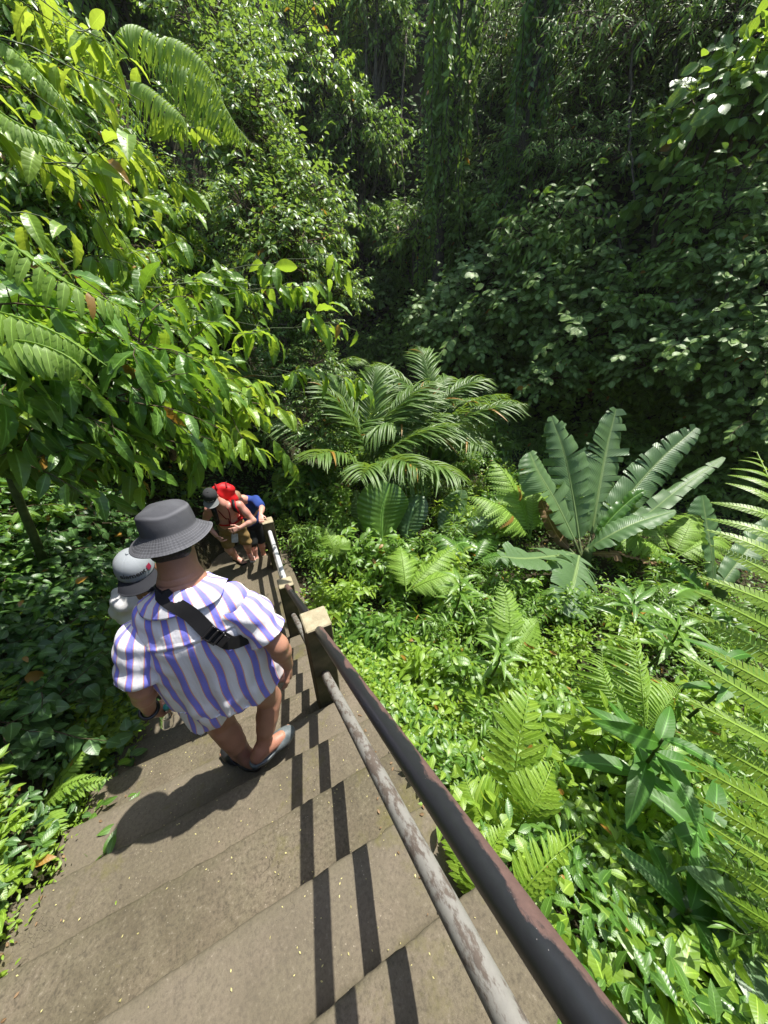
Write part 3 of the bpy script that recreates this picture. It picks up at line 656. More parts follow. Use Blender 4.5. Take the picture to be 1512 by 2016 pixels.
hand_frond('broad_fern', 'fern with broad wavy leaflets at the left edge of the picture', [
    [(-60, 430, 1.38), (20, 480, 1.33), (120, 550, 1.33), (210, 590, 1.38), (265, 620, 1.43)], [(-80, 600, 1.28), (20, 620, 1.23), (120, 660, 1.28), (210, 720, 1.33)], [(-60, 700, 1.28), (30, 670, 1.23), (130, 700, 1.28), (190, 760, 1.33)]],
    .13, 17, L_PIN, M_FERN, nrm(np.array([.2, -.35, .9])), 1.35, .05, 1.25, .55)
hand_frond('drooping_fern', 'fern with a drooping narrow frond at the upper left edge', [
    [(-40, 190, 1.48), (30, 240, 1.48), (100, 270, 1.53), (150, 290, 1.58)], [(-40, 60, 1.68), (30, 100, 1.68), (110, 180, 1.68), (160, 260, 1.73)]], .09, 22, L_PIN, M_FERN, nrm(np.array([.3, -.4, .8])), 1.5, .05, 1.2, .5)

# ---------------------------------------------- the garden right of the steps
G_LAB = 'leafy garden shrub among many like it right of the railing'
herb = [proto('garden_shrub', shrub_mesh(.62, .30, 8, 6, 7, L_MED, .085, .25, .005, tw_len=.30, ldroop=.25), M_LIME if i == 0 else M_SUN, G_LAB if i == 0 else 'darker leafy garden shrub among many like it right of the railing', 'shrub', 'garden shrubs right of the railing' if i == 0 else 'darker garden shrubs right of the railing', M_STEM) for i in range(2)]
fine = [proto('fine_leaved_shrub', shrub_mesh(.6, .28, 9, 7, 8, L_NARROW, .085, .35, .005, tw_len=.3, ldroop=.35), M_SUN, 'fine-leaved feathery shrub in the garden right of the railing', 'shrub', 'fine-leaved shrubs right of the railing', M_STEM)]
palm5 = [proto('hanging_leaf_shrub', shrub_mesh(.7, .32, 7, 5, 7, L_BIG, .15, .3, .006, tw_len=.3, ldroop=.8), M_GREEN, 'dark shrub with hanging pointed leaves right of the railing', 'shrub', 'dark hanging-leaved shrubs right of the railing', M_STEM)]
taken = []
def zof(x, y): return float(H(np.array(float(x)), np.array(float(y))))
def garden_put(pr, x, y, sc, lift=-.04): put(pr, (x, y, zof(x, y)+lift), None, sc)
hero_spots = [(2.45, 5.67, .5), (5.1, 2.6, .7), (2.3, 4.4, .85), (2.9, 4.5, .6), (4.6, 2.3, .8), (4.0, 2.3, .75), (4.1, 2.9, .6)]
n = 0
for it in range(6000):
    x = rs.uniform(.62, 6.3); y = rs.uniform(-.9, 6.6)
    p = np.array([x, y, zof(x, y)+.4]); dist = np.linalg.norm(p-CAM)
    if not garden(np.array(x), np.array(y), 0) or not inframe(p[None], 420)[0]: continue
    if any((x-a)**2+(y-b)**2 < c*c for a, b, c in hero_spots): continue
    mind = .17+.055*dist
    if any((x-a)**2+(y-b)**2 < mind*mind for a, b in taken): continue
    if x < .62+.0 or (x < 1.1 and dist < 2.2 and rs.rand() < .5): continue
    if dist < 2.35: continue
    taken.append((x, y)); n += 1; k = rs.rand()
    pr = herb[0] if k < .42 else herb[1] if k < .66 else fine[0] if k < .86 else palm5[0]
    # the shrubs keep below the sight of the posts
    garden_put(pr, x, y, rs.uniform(.7, 1.15)*(1.0 if x > .9 else .75))
    if n > 185: break

for x, y, s_ in [(.95, 3.1, 1.25), (1.35, 3.9, 1.4), (1.0, 4.6, 1.3), (1.9, 3.3, 1.4), (2.3, 2.6, 1.35), (1.6, 2.2, 1.25), (2.9, 3.4, 1.4), (1.1, 2.2, 1.1),  (2.6, 1.7, 1.2), (1.7, 5.2, 1.3), (3.6, 3.9, 1.35), (1.25, 1.6, 1.0), (4.6, 1.2, 1.2)]:
    garden_put((fine[0], herb[1], herb[0])[rs.randint(3)], x, y, s_)

n_ = 0
while n_ < 34:
    x, y = rs.uniform(1.0, 7.5), rs.uniform(5.6, 11.5)
    if not garden(np.array(x), np.array(y), 0) or (x-2.45)**2+(y-5.67)**2 < .35: continue
    garden_put((fine[0], herb[1], herb[0], palm5[0])[rs.randint(4)], x, y, rs.uniform(1.2, 2.0)); n_ += 1
# ---------------------------------------------- palms
def palm_frond_data(L, nl, ll, seed, droop, upright=.35):
    global rs
    keep = rs; rs = np.random.RandomState(seed)
    g = Geo(); pts = arc((0, 0, 0), 0, 0.0, L, droop, 20); fc = frond_facing(pts, nl, .22)
    fern_frond(g, pts, fc, nl, ll, L_STRIP, 1.25, lambda t: np.clip(.55+1.2*t, 0, 1)*np.clip((1.06-t)*2.6, .25, 1), .22, .95, r=.014, drop=-upright, jit=.07)
    rs = keep; return g.data('frond')
PF = [palm_frond_data(2.1, 36, .62, s, dr) for s, dr in ((1, 1.1), (2, 1.5), (3, .8))]
for m_ in PF: m_.materials.append(M_PALM)
def palm(loc, label, ntr, specs, h, sc=1.0, name='areca_palm'):
    t = thing(name, tuple(loc), label, 'palm', None)
    tips = []
    for k in range(ntr):
        a = 6.28*k/ntr+.6; e = np.array([.16*math.cos(a), .16*math.sin(a), h*(1-.22*k/ntr)]); g = Geo()
        tube(g, bez([(.05*math.cos(a), .05*math.sin(a), -.15), e*[.5, .5, .5], e], 10), np.linspace(.045, .03, 10), 8); link('trunk', g.data(), M_STEM, t); tips.append(e)
    for i, (az, el, s) in enumerate(specs):
        o = kid('frond', PF[i % 3], t); e = tips[i % ntr]; o.location = e
        o.rotation_euler = (el, rs.uniform(-.25, .25), -az); o.rotation_mode = 'XYZ'; o.scale = (s*sc,)*3
        o.rotation_euler = (Matrix.Rotation(-az, 3, 'Z') @ Matrix.Rotation(el, 3, 'X') @ Matrix.Rotation(rs.uniform(-.3, .3), 3, 'Y')).to_euler()
    return t
D = math.radians
palm((2.45, 5.67, -.1), 'tall clumping palm with feathery arching fronds in the middle of the garden', 4, [(D(a), D(min(84, e*.9+10)), s) for a, e, s in [(20, 78, 1.0), (75, 66, 1.0), (110, 40, 1.0), (150, 30, 1.0), (-40, 62, .95), (-85, 45, .95), (-120, 48, .85), (180, 48, .85), (120, 30, 1.05), (95, 55, 1.05), (45, 45, 1.0), (-60, 75, 1.0), (100, 42, 1.0), (165, 28, .9), (60, 28, .95), (-150, 40, .8), (85, 72, 1.05), (-30, 80, 1.0)]], .95)
palm((4.15, 6.0, -.1), 'second palm with drooping fronds behind the banana plant and the tall palm', 3, [(D(a), D(e), s) for a, e, s in [(10, 72, .9), (60, 55, .95), (120, 38, .95), (-60, 60, .9), (-110, 35, .9), (150, 55, .85), (80, 25, .95), (30, 35, .9), (180, 25, .8), (-20, 40, .9), (105, 62, .9)]], 1.5)
palm((1.75, 7.7, .2), 'young palm with stiff grey-green fronds behind the tall palm', 2, [(D(a), D(e), s) for a, e, s in [(-50, 80, .9), (0, 72, .9), (40, 76, .9), (-90, 60, .8), (80, 58, .85), (-20, 60, .85), (130, 60, .75)]], 1.5)

# ---------------------------------------------- banana plants and other giant leaves
def big_leaf_plant(name, label, base, leaves, cat='banana plant', stem=True, group=None):
    """leaves: (list of places along the midrib, width, facing, tears, material)"""
    t = thing(name, tuple(base), label, cat, group); b = np.asarray(base, float)
    for i, (pts, w, nv, tears, mat) in enumerate(leaves):
        c = [np.asarray(p, float)-b for p in pts]; g = leaf_blade(c, w, nv, None, .28, tears, 6, 46, .012, i+3, .22 if tears else 0); link('leaf', g.data(), mat, t)
        g = Geo(); tube(g, bez([(0, 0, .1), (np.zeros(3)+c[0])/2+UPV*.05, c[0]], 8), np.linspace(.035, .018, 8), 6); link('stalk', g.data(), M_STEM, t)
    if stem:
        g = Geo(); tube(g, bez([(0, 0, -.2), (.01, 0, .15), (0, .02, .4)], 8), np.linspace(.10, .06, 8), 10); link('stem', g.data(), M_STEM, t)
    return t
bb = PZ(1145, 1120, -.05); db = float((bb-CAM)@FW); dn = lambda k=0.: db+k
TOW = nrm(-FW*.8+RT*.0+UP*.4)
big_leaf_plant('banana_plant', 'large banana plant with torn upright leaves right of the palm', bb, [
    ([P(1130, 1062, dn()), P(1095, 990, dn(-.05)), P(1060, 930, dn(-.1)), P(1043, 890, dn(-.1))], .80, nrm(TOW+RT*.25), 7, M_BANANA),
    ([P(1140, 1060, dn(.1)), P(1128, 980, dn(.1)), P(1110, 890, dn(.05)), P(1085, 820, dn(0))], .72, nrm(TOW-RT*.25), 15, M_BANANA),
    ([P(1165, 1050, dn(.2)), P(1180, 960, dn(.25)), P(1195, 880, dn(.3)), P(1213, 805, dn(.3))], .80, nrm(TOW+RT*.15), 16, M_BANANA),
    ([P(1175, 1060, dn(.1)), P(1230, 985, dn(.15)), P(1300, 905, dn(.2)), P(1370, 842, dn(.2))], .66, nrm(TOW+RT*.5+UP*.3), 18, M_BANANA),
    ([P(1180, 1065, dn(0)), P(1250, 1030, dn(-.1)), P(1340, 960, dn(-.1)), P(1425, 900, dn(0))], .34, nrm(TOW+UP*.8), 12, M_BANANA),
    ([P(1150, 1085, dn(-.1)), P(1190, 1060, dn(-.3)), P(1250, 1030, dn(-.4)), P(1330, 1005, dn(-.4))], .5, nrm(UP+RT*-.1-FW*.4), 4, M_BANANA),
    ([P(1130, 1090, dn(-.15)), P(1090, 1095, dn(-.4)), P(1030, 1100, dn(-.8)), P(985, 1095, dn(-.95))], .66, nrm(UP*.9-FW*.6), 6, M_BANANA),
    ([P(1140, 1095, dn(-.2)), P(1135, 1120, dn(-.5)), P(1125, 1160, dn(-.95)), P(1105, 1205, dn(-1.15))], .85, nrm(-FW+UP*.35), 14, M_BANANA),
    ([P(1160, 1090, dn(-.1)), P(1210, 1090, dn(-.2)), P(1260, 1100, dn(-.2)), P(1300, 1110, dn(-.15))], .3, nrm(UP-FW*.3), 8, M_BROWN),
    ([P(1120, 1080, dn(.1)), P(1095, 1050, dn(.15)), P(1075, 1010, dn(.2)), P(1065, 985, dn(.2))], .26, nrm(TOW-RT*.5), 9, M_BROWN),
    ([P(1170, 1075, dn(.05)), P(1195, 1030, dn(.0)), P(1240, 985, dn(0)), P(1270, 965, dn(0))], .28, nrm(TOW+RT*.4), 5, M_GREEN)])
bb = PZ(1400, 1190, .05); db = float((bb-CAM)@FW)
big_leaf_plant('banana_plant', 'young banana plant at the right edge beside the large fern', bb, [
    ([P(1405, 1160, dn()), P(1400, 1090, dn(-.1)), P(1390, 1030, dn(-.1)), P(1383, 975, dn(-.1))], .60, nrm(TOW+RT*.3), 4, M_BANANA),
    ([P(1400, 1165, dn(-.05)), P(1350, 1160, dn(-.2)), P(1310, 1190, dn(-.3)), P(1290, 1230, dn(-.4))], .5, nrm(UP-FW*.5), 3, M_GREEN),
    ([P(1410, 1165, dn(.1)), P(1450, 1110, dn(.2)), P(1490, 1060, dn(.3)), P(1540, 1010, dn(.3))], .40, nrm(TOW), 5, M_BANANA),
    ([P(1390, 1175, dn(-.1)), P(1360, 1140, dn(-.1)), P(1330, 1110, dn(0)), P(1300, 1095, dn(0))], .3, nrm(UP-FW*.6), 3, M_GREEN),
    ([P(1410, 1180, dn(-.1)), P(1430, 1200, dn(-.4)), P(1440, 1240, dn(-.6)), P(1435, 1290, dn(-.7))], .36, nrm(UP-FW*.5), 4, M_GREEN)])
bb = PZ(800, 1060, 0.1); db = float((bb-CAM)@FW)-.35
big_leaf_plant('giant_taro', 'clump of broad rounded dark leaves at the foot of the palm', bb, [
    ([P(752, 1062, dn()), P(752, 1020, dn(-.05)), P(757, 985, dn(-.1)), P(768, 952, dn(-.1))], .86, nrm(TOW+RT*.2), 0, M_GREEN),
    ([P(800, 1060, dn(.1)), P(805, 1030, dn(.1)), P(815, 1000, dn(.1)), P(825, 975, dn(.15))], .55, nrm(TOW-RT*.5), 0, M_BLUE),
    ([P(870, 1055, dn(.3)), P(885, 1030, dn(.35)), P(900, 1000, dn(.4)), P(910, 965, dn(.4))], .62, nrm(TOW+RT*.3), 2, M_BANANA),
    ([P(900, 1060, dn(.1)), P(930, 1040, dn(.15)), P(955, 1020, dn(.2)), P(975, 990, dn(.3))], .50, nrm(UP-FW*.6), 3, M_BLUE),
    ([P(860, 1075, dn(-.2)), P(890, 1075, dn(-.25)), P(915, 1068, dn(-.3)), P(940, 1080, dn(-.4))], .42, nrm(UP-FW*.6), 0, M_GREEN),
    ([P(720, 1050, dn(.3)), P(712, 1020, dn(.3)), P(706, 995, dn(.3)), P(700, 965, dn(.3))], .36, nrm(TOW-RT*.6), 2, M_BLUE)], 'plant', False)
bb = PZ(545, 1000, -.25); db = float((bb-CAM)@FW)
big_leaf_plant('banana_shoot', 'single bright banana leaf standing behind the far concrete post', bb, [
    ([P(545, 972, dn()), P(546, 955, dn()), P(548, 938, dn()), P(552, 920, dn())], .30, nrm(TOW+RT*.2), 2, M_LIME),
    ([P(552, 978, dn(.1)), P(570, 965, dn(.1)), P(590, 945, dn(.2)), P(610, 930, dn(.2))], .2, nrm(UP-FW*.5), 0, M_GREEN)], 'banana plant')
t = thing('garden_stake', tuple(PZ(598, 990, -.1)), 'thin dark wooden stake standing in front of the palm', 'stake'); g = Geo(); top = P(594, 870, float((PZ(598, 990, -.1)-CAM)@FW))-np.array(t.location)
tube(g, bez([(0, 0, -.1), top*.5+np.array([.01, 0, 0]), top], 8), np.linspace(.035, .03, 8), 8); link('pole', g.data(), M_BARK, t)

# ---------------------------------------------- tree ferns and sword ferns of the garden
def tree_fern(label, base, specs, npin, plen, mat, name='tree_fern', ll=.10, tp=None, group=None):
    """twice-divided fronds: each leaflet is itself a small comb"""
    t = thing(name, tuple(base), label, 'fern', group)
    for az, el, L, dr in specs:
        g = Geo(); pts = arc((0, 0, 0), az, el, L, dr, 18); fern_frond(g, pts, frond_facing(pts, npin, .12), npin, plen, tp or L_COMB_FAR, 1.5, None, .12, 1.2, r=.010, drop=.1); link('frond', g.data(), mat, t)
    return t
tree_fern('yellow-green tree fern between the palm and the large banana plant', PZ(1040, 1075, .1)+UPV*.15, [(D(-60), D(55), 1.5, 1.2), (D(-10), D(62), 1.6, 1.1), (D(40), D(50), 1.4, 1.2), (D(-30), D(30), 1.3, .8)], 26, .42, M_FERN)
tree_fern('wide tree fern with flat fronds behind the young banana plant', PZ(1320, 1110, .0)+UPV*.1, [(D(-50), D(35), 1.4, .8), (D(10), D(40), 1.5, .9), (D(70), D(38), 1.3, .9), (D(100), D(30), 1.2, .9)], 26, .42, M_FERN)
tree_fern('flat pale fern frond in front of the broad dark leaves', PZ(800, 1165, .55), [(D(75), D(25), 1.05, .5), (D(110), D(35), .8, .8), (D(20), D(40), .7, .9)], 26, .26, M_FERN, 'garden_fern')
tree_fern('fern with a low arching frond left of the large banana plant', PZ(930, 1110, .3), [(D(60), D(30), .9, .9), (D(-30), D(40), .8, .9), (D(120), D(35), .8, 1.)], 24, .24, M_GREEN, 'garden_fern')
def sword(label, base_px, specs, plen=.11, npair=24, mat=M_FERN, lift=0.0, tp=L_PIN, tpw=1.25):
    b = P(*base_px); return fern_thing('sword_fern', b, label, specs, npair, plen, tp, mat, None, tpw, .004, .12, .08)
hand_frond('sword_fern', 'upright sword fern beside the middle of the black rail', [
    [(1000, 1640, 1.55), (1010, 1560, 1.48), (1020, 1470, 1.46), (1035, 1400, 1.5), (1045, 1345, 1.6)], [(1010, 1650, 1.55), (1035, 1610, 1.42), (1065, 1560, 1.42), (1090, 1500, 1.5)], [(990, 1650, 1.55), (960, 1620, 1.42), (935, 1580, 1.42), (915, 1530, 1.5)]], .155, 25, L_PIN, M_LIME, VIEW+UPV*.3, 1.0, .06, 1.35, .05)
hand_frond('sword_fern', 'backlit sword fern close to the black rail', [
    [(970, 1830, 1.12), (1010, 1780, 1.08), (1060, 1720, 1.08), (1110, 1670, 1.12), (1150, 1640, 1.18)], [(960, 1800, 1.14), (950, 1740, 1.14), (965, 1680, 1.2), (1000, 1620, 1.25)], [(950, 1790, 1.14), (925, 1720, 1.18), (900, 1650, 1.25), (885, 1600, 1.35)]], .085, 24, L_PIN, M_LIME, VIEW+UPV*.4, 1.2, .06, 1.3, .1)
hand_frond('garden_fern', 'feathery fern with long thin leaflets below the banana plants', [
    [(1270, 1440, 2.1), (1265, 1370, 2.05), (1255, 1290, 2.1), (1235, 1210, 2.2)], [(1275, 1440, 2.1), (1310, 1390, 2.1), (1345, 1350, 2.2)], [(1265, 1440, 2.1), (1220, 1390, 2.1), (1190, 1330, 2.15), (1185, 1280, 2.25)]], .20, 26, L_STRIP, M_FERN, VIEW+UPV*.4, 1.5, .06, 1.25, .1)
hand_frond('garden_fern', 'small upright fern near the second concrete post', [[(655, 1095, 4.1), (655, 1075, 4.1), (645, 1055, 4.15), (636, 1035, 4.2)], [(660, 1095, 4.1), (670, 1075, 4.1), (690, 1065, 4.15)]], .15, 20, L_PIN, M_FERN, VIEW+UPV*.4, 1.2, .06, 1.3, .1)
hand_frond('garden_fern', 'fern with spreading pale fronds in the middle of the garden', [[(1010, 1290, 2.9), (1005, 1240, 2.9), (1000, 1190, 3.0), (985, 1140, 3.1)], [(1015, 1290, 2.9), (1040, 1250, 3.0), (1060, 1220, 3.1)], [(1005, 1290, 2.9), (980, 1250, 3.), (950, 1220, 3.1)]], .17, 24, L_PIN, M_FERN, VIEW+UPV*.5, 1.1, .06, 1.3, .1)
# the big fern that reaches in from the right
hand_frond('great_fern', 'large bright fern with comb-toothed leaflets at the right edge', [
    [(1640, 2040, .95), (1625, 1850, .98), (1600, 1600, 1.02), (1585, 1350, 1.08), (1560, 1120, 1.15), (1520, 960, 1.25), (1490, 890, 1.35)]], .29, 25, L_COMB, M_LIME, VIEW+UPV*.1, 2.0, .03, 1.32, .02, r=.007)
# ---------------------------------------------- ginger, broad-leaved herbs near the lens
def whorl(name, label, base, top, nleaf, size, tp, mat, spiral=2.4, t0=.35, cat='plant', tilt=.3, droop=.35):
    t = thing(name, tuple(base), label, cat); b = np.asarray(base, float); c = bez([b, (b+top)/2+np.array([.03, -.02, .05]), np.asarray(top, float)], 16)-b
    g = Geo(); tube(g, c, np.linspace(.012, .006, 16), 7); link('stem', g.data(), M_STEM, t)
    for k in range(nleaf):
        u = t0+(1-t0)*k/(nleaf-1); i = min(int(u*15), 14); o = c[i]+(c[i+1]-c[i])*(u*15-i); a = spiral*k
        y = np.array([math.cos(a), math.sin(a), tilt+.5*u-.25*rs.rand()]); g = Geo()
        g.inst(tp, mats(nrm(y)[None], (UPV+.2*rs.randn(3))[None], size*(1.15-.35*u)*rs.uniform(.85, 1.15)), o[None]); link('leaf', g.data(), mat, t)
    return t
L_GING = leaf_tp(14, .30, .25, .55, .40, 1.2, .03, 3)
def gpos(px, py, d): return P(px, py, d)
def down(p, k): return np.asarray(p, float)-UPV*k
for lab, top, d, h, nl, sz, tp, mat in [
    ('tall ginger with broad glossy leaves in front of the large fern', (1305, 1455), 1.55, .75, 11, .33, L_GING, M_GLOSS),
    ('glossy ginger with dark leaves low at the lower right', (1400, 1640), 1.45, .6, 10, .30, L_GING, M_GLOSS),
    ('ginger stalk with long upright leaves at the right edge', (1480, 1290), 2.1, .8, 10, .30, L_GING, M_GLOSS),
    ('broad-leaved ginger behind the sword fern', (1190, 1490), 2.0, .6, 11, .27, L_GING, M_GREEN),
    ('dragon plant with narrow leaves in the middle of the garden', (985, 1265), 2.6, .6, 16, .24, L_NARROW, M_SUN),
    ('dragon plant with a tuft of narrow leaves left of the banana plant', (905, 1140), 3.4, .6, 16, .27, L_NARROW, M_SUN),
    ('tuft of strap leaves below the young banana plant', (1340, 1230), 2.6, .55, 16, .28, L_NARROW, M_SUN),
    ('tuft of strap leaves right of the torn banana leaf', (1250, 1180), 3.1, .5, 16, .36, L_NARROW, M_GREEN),
    ('pale herb with serrated leaves near the bottom edge', (1240, 1800), 1.35, .45, 12, .16, L_HEART, M_LIME),
    ('lime green herb close to the black rail', (1090, 1860), 1.2, .4, 12, .13, L_HEART, M_LIME),
    ('sprawling herb with soft round leaves at the bottom edge', (1190, 1940), 1.1, .35, 12, .12, L_HEART, M_LIME),
    ('broad quilted dark leaves in the lower right corner', (1480, 1830), 1.15, .4, 7, .26, L_HEART, M_BLUE),
    ('long lime leaves standing at the bottom edge', (1330, 1960), 1.05, .45, 9, .26, L_GING, M_LIME),
    ('long arching leaf plant above the bottom right corner', (1360, 1790), 1.2, .5, 9, .28, L_GING, M_GLOSS)]:
    p = gpos(*top, d); whorl('garden_herb' if 'herb' in lab else 'ginger_plant' if 'ginger' in lab else 'strap_leaf_plant', lab, down(p, h), p, nl, sz, tp, mat)
# ---------------------------------------------- far side of the ravine
V3 = lambda *a: np.array(a, float)
w_a = [proto('ravine_bush', clump_mesh(1.15, 210, 9, L_MED, .19, (1, 1, .75), .5, .7, ldroop=.4, lobes=7, wood_r=.010, sun=V3(-.9, -.5, 0)), M_FAR, 'dense dark bush on the shaded far side of the ravine', 'bush', 'dark bushes on the far side of the ravine') for _ in range(2)]
w_b = [proto('round_leaved_bush', clump_mesh(1.2, 190, 9, L_ROUND, .17, (1, 1, .7), .4, .7, ldroop=.3, lobes=7, wood_r=.010, sun=V3(-.9, -.5, 0)), M_FARB, 'blue-green round-leaved bush on the shaded far side of the ravine', 'bush', 'round-leaved bushes on the far side of the ravine') for _ in range(2)]
w_c = [proto('trailing_bush', clump_mesh(1.2, 260, 12, L_SMALL, .13, (.8, .8, 1.2), .6, .9, ldroop=.6, lobes=6, wood_r=.009, hang=.9, sun=V3(-.9, -.5, 0)), M_FAR, 'trailing bush with hanging sprays on the far side of the ravine', 'bush', 'trailing bushes on the far side of the ravine')]
w_d = [proto('layered_tree', clump_mesh(1.7, 300, 14, L_NARROW, .17, (1.2, 1.2, .55), .35, 1.1, ldroop=.25, lobes=8, wood_r=.012, sun=V3(-.7, -.4, 0)), M_FAR, 'tree with flat layered sprays of narrow leaves on the far slope', 'tree', 'layered trees on the far slope', leaf='crown', wood='trunk')]
def far_put(prs, px, py, off, sc=1.0, d=None):
    d = hit(px, py)-off if d is None else d; put(prs[rs.randint(len(prs))], P(px, py, d), rs.uniform(-.7, .7), sc)
for px, py in [(760, 700), (840, 660), (920, 690), (1000, 740), (1090, 720), (880, 590), (960, 560), (1040, 600), (1120, 560), (800, 560), (770, 470), (930, 470), (1180, 720), (1270, 760), (1360, 780), (1440, 850), (1500, 940), (1220, 850), (1330, 880), (1080, 850), (960, 820), (1420, 960), (1150, 640), (900, 380), (1000, 420), (1080, 470), (740, 590), (690, 480)]:
    far_put(w_a if rs.rand() < .6 else w_b, px+rs.randint(-20, 20), py+rs.randint(-20, 20), rs.uniform(.4, 1.6) if py < 740 else rs.uniform(-.1, .35), rs.uniform(.65, 1.1) if py < 740 else .7)
for px, py, d, s in [(1290, 620, 6.9, .9), (1380, 540, 6.6, 1.0), (1470, 600, 6.4, 1.0), (1440, 450, 6.5, 1.0), (1500, 720, 6.4, 1.0), (1330, 700, 6.9, .9), (1230, 600, 7.4, .8), (1500, 480, 6.2, .9), (1400, 690, 6.6, .9), (1480, 840, 6.8, .8)]:
    far_put(w_b if rs.rand() < .7 else w_a, px, py, rs.uniform(.7, 1.3), s*.85)
for px, py, d, s in [(1100, 230, 8.2, 1.0), (1020, 130, 8.6, 1.1), (1200, 130, 8.0, 1.2), (1280, 60, 7.6, 1.2), (1100, 50, 8.6, 1.2), (1180, 320, 8.0, .9), (1060, 340, 8.4, .9), (1400, 120, 7.0, 1.1), (960, 60, 9.5, 1.1), (1480, 60, 6.6, 1.1)]:
    far_put(w_d, px, py, rs.uniform(.5, 1.0), s*.8)
put(proto('climbing_shrub', clump_mesh(1.25, 120, 8, L_ROUND, .21, (.75, .75, 1.15), .4, .6, ldroop=.5, lobes=7, wood_r=.010, sun=V3(-.9, -.5, 0)), M_SUN, 'light green shrub with large oval leaves on the upper right slope', 'shrub', None), P(1340, 340, hit(1340, 340)-1.5), .4, 1.0)
put(proto('climbing_shrub', clump_mesh(.8, 60, 8, L_ROUND, .20, (.75, .75, 1.1), .4, .5, ldroop=.5, lobes=5, wood_r=.010), M_SUN, 'light green shrub with oval leaves cut by the right edge', 'shrub', None), P(1490, 230, hit(1490, 230)-1.3), .4, 1.0)
# vine-hung trees in the middle distance
def vine_tree(label, foot, h, r, nv, mat, tp=L_SMALL, size=.12, lean=(0, 0)):
    t = thing('vine_hung_tree', tuple(foot), label, 'tree'); gw, gl = Geo(), Geo(); top = np.array([lean[0], lean[1], h])
    tube(gw, bez([(0, 0, -.5), top*.5, top], 10), np.linspace(.22, .1, 10), 10)
    for k in range(nv):
        a = rs.uniform(0, 6.28); rr = r*rs.uniform(.25, 1)**.7*(1+.35*math.sin(2*a)); z = h*rs.uniform(.40, 1.08); c = top*(z/h)
        p = c+np.array([rr*math.cos(a), rr*math.sin(a), 0]); L = rs.uniform(.15, .75)*z; n = 9
        q = np.array([p+np.array([.10*rs.randn(), .10*rs.randn(), -L*i/(n-1)]) for i in range(n)])
        tube(gw, np.vstack([c, (c+p)/2+UPV*.3, q]), .012, 4, caps=False)
        m = int(L*16)+6; twig_leaves(gl, tp, q, m, size, 1.4, .45, .7)
    link('trunk', gw.data(), M_BARK, t); link('crown', gl.data(), mat, t); return t
def hd(px, py, off): return P(px, py, hit(px, py)-off)
q_ = hd(860, 560, .9); vine_tree('tall tree trunk wrapped in a column of hanging creepers', (q_[0], q_[1], q_[2]-2.5), 11.5, 1.0, 95, M_FAR, L_SMALL, .17)
q_ = hd(1010, 420, .8); vine_tree('creeper-hung trunk at the left of the layered trees', (q_[0], q_[1], q_[2]-2.5), 9.0, .6, 60, M_GREEN, L_SMALL, .15)
ROOT_LABS = [('long pale liana hanging in a loop on the far slope, right of the creeper column', [(930, 150), (950, 330), (985, 430), (1010, 330)]), ('straight dark liana hanging at the upper right of the ravine', [(1245, 90), (1240, 260), (1250, 390)]), ('slanting thin trunk leaning across the dark hollow of the far slope', [(1040, 640), (1080, 520), (1150, 380)]), ('pale forked twig above the blue-green bushes at the right', [(1270, 640), (1310, 600), (1380, 590)]), ('thin liana hanging at the right edge of the far slope', [(1440, 520), (1425, 640), (1430, 760)]), ('crooked grey trunk low in the dark gap behind the palm', [(745, 640), (735, 540), (760, 440)]), ('long thin liana at the top of the ravine left of the creeper column', [(735, 150), (748, 300), (730, 420)])]
for lab, pts in ROOT_LABS:
    c_ = np.array([hd(x, y, 1.5) for x, y in pts]); t_ = thing('hanging_liana' if 'liana' in lab else 'bare_branch', tuple(c_[0]), lab, 'liana' if 'liana' in lab else 'branch'); g = Geo(); tube(g, bez(c_, 24)-c_[0]+rs.randn(24, 3)*.015, np.linspace(.028, .018, 24), 6); link('bark', g.data(), M_BARK, t_)
for lab, pts in (('bare grey vine stem hanging in the dark gap left of the creeper column', [(800, 60), (790, 250), (802, 480)]), ('forked dead branch in the dark hollow of the far slope', [(1165, 405), (1205, 430), (1225, 500)]), ('tall thin bare trunk rising among the layered trees', [(1325, 60), (1330, 150), (1322, 300)])):
    c_ = np.array([hd(x, y, 1.0) for x, y in pts]); t_ = thing('bare_branch', tuple(c_[0]), lab, 'branch'); g = Geo(); tube(g, bez(c_, 14)-c_[0], np.linspace(.05, .03, 14), 7); link('bark', g.data(), M_BARK, t_)
def big_tree(label, foot, h, r, mat, tp, size, ntw, lobes=9, hang=.2, name='forest_tree', nlf=12):
    t = thing(name, tuple(foot), label, 'tree'); lv, wd = clump_mesh(r, ntw, nlf, tp, size, (1, 1, .8), .4, 1.0, ldroop=.4, lobes=lobes, wood_r=.02, hang=hang, trunk=(0, 0, -h*.5))
    o = link('crown', lv, mat, t, (0, 0, h)); o = link('branches', wd, M_BARK, t, (0, 0, h)); g = Geo(); tube(g, bez([(0, 0, -1), (.1, 0, h*.3), (0, 0, h*.5)], 9), np.linspace(.3, .13, 9), 10); link('trunk', g.data(), M_BARK, t); return t
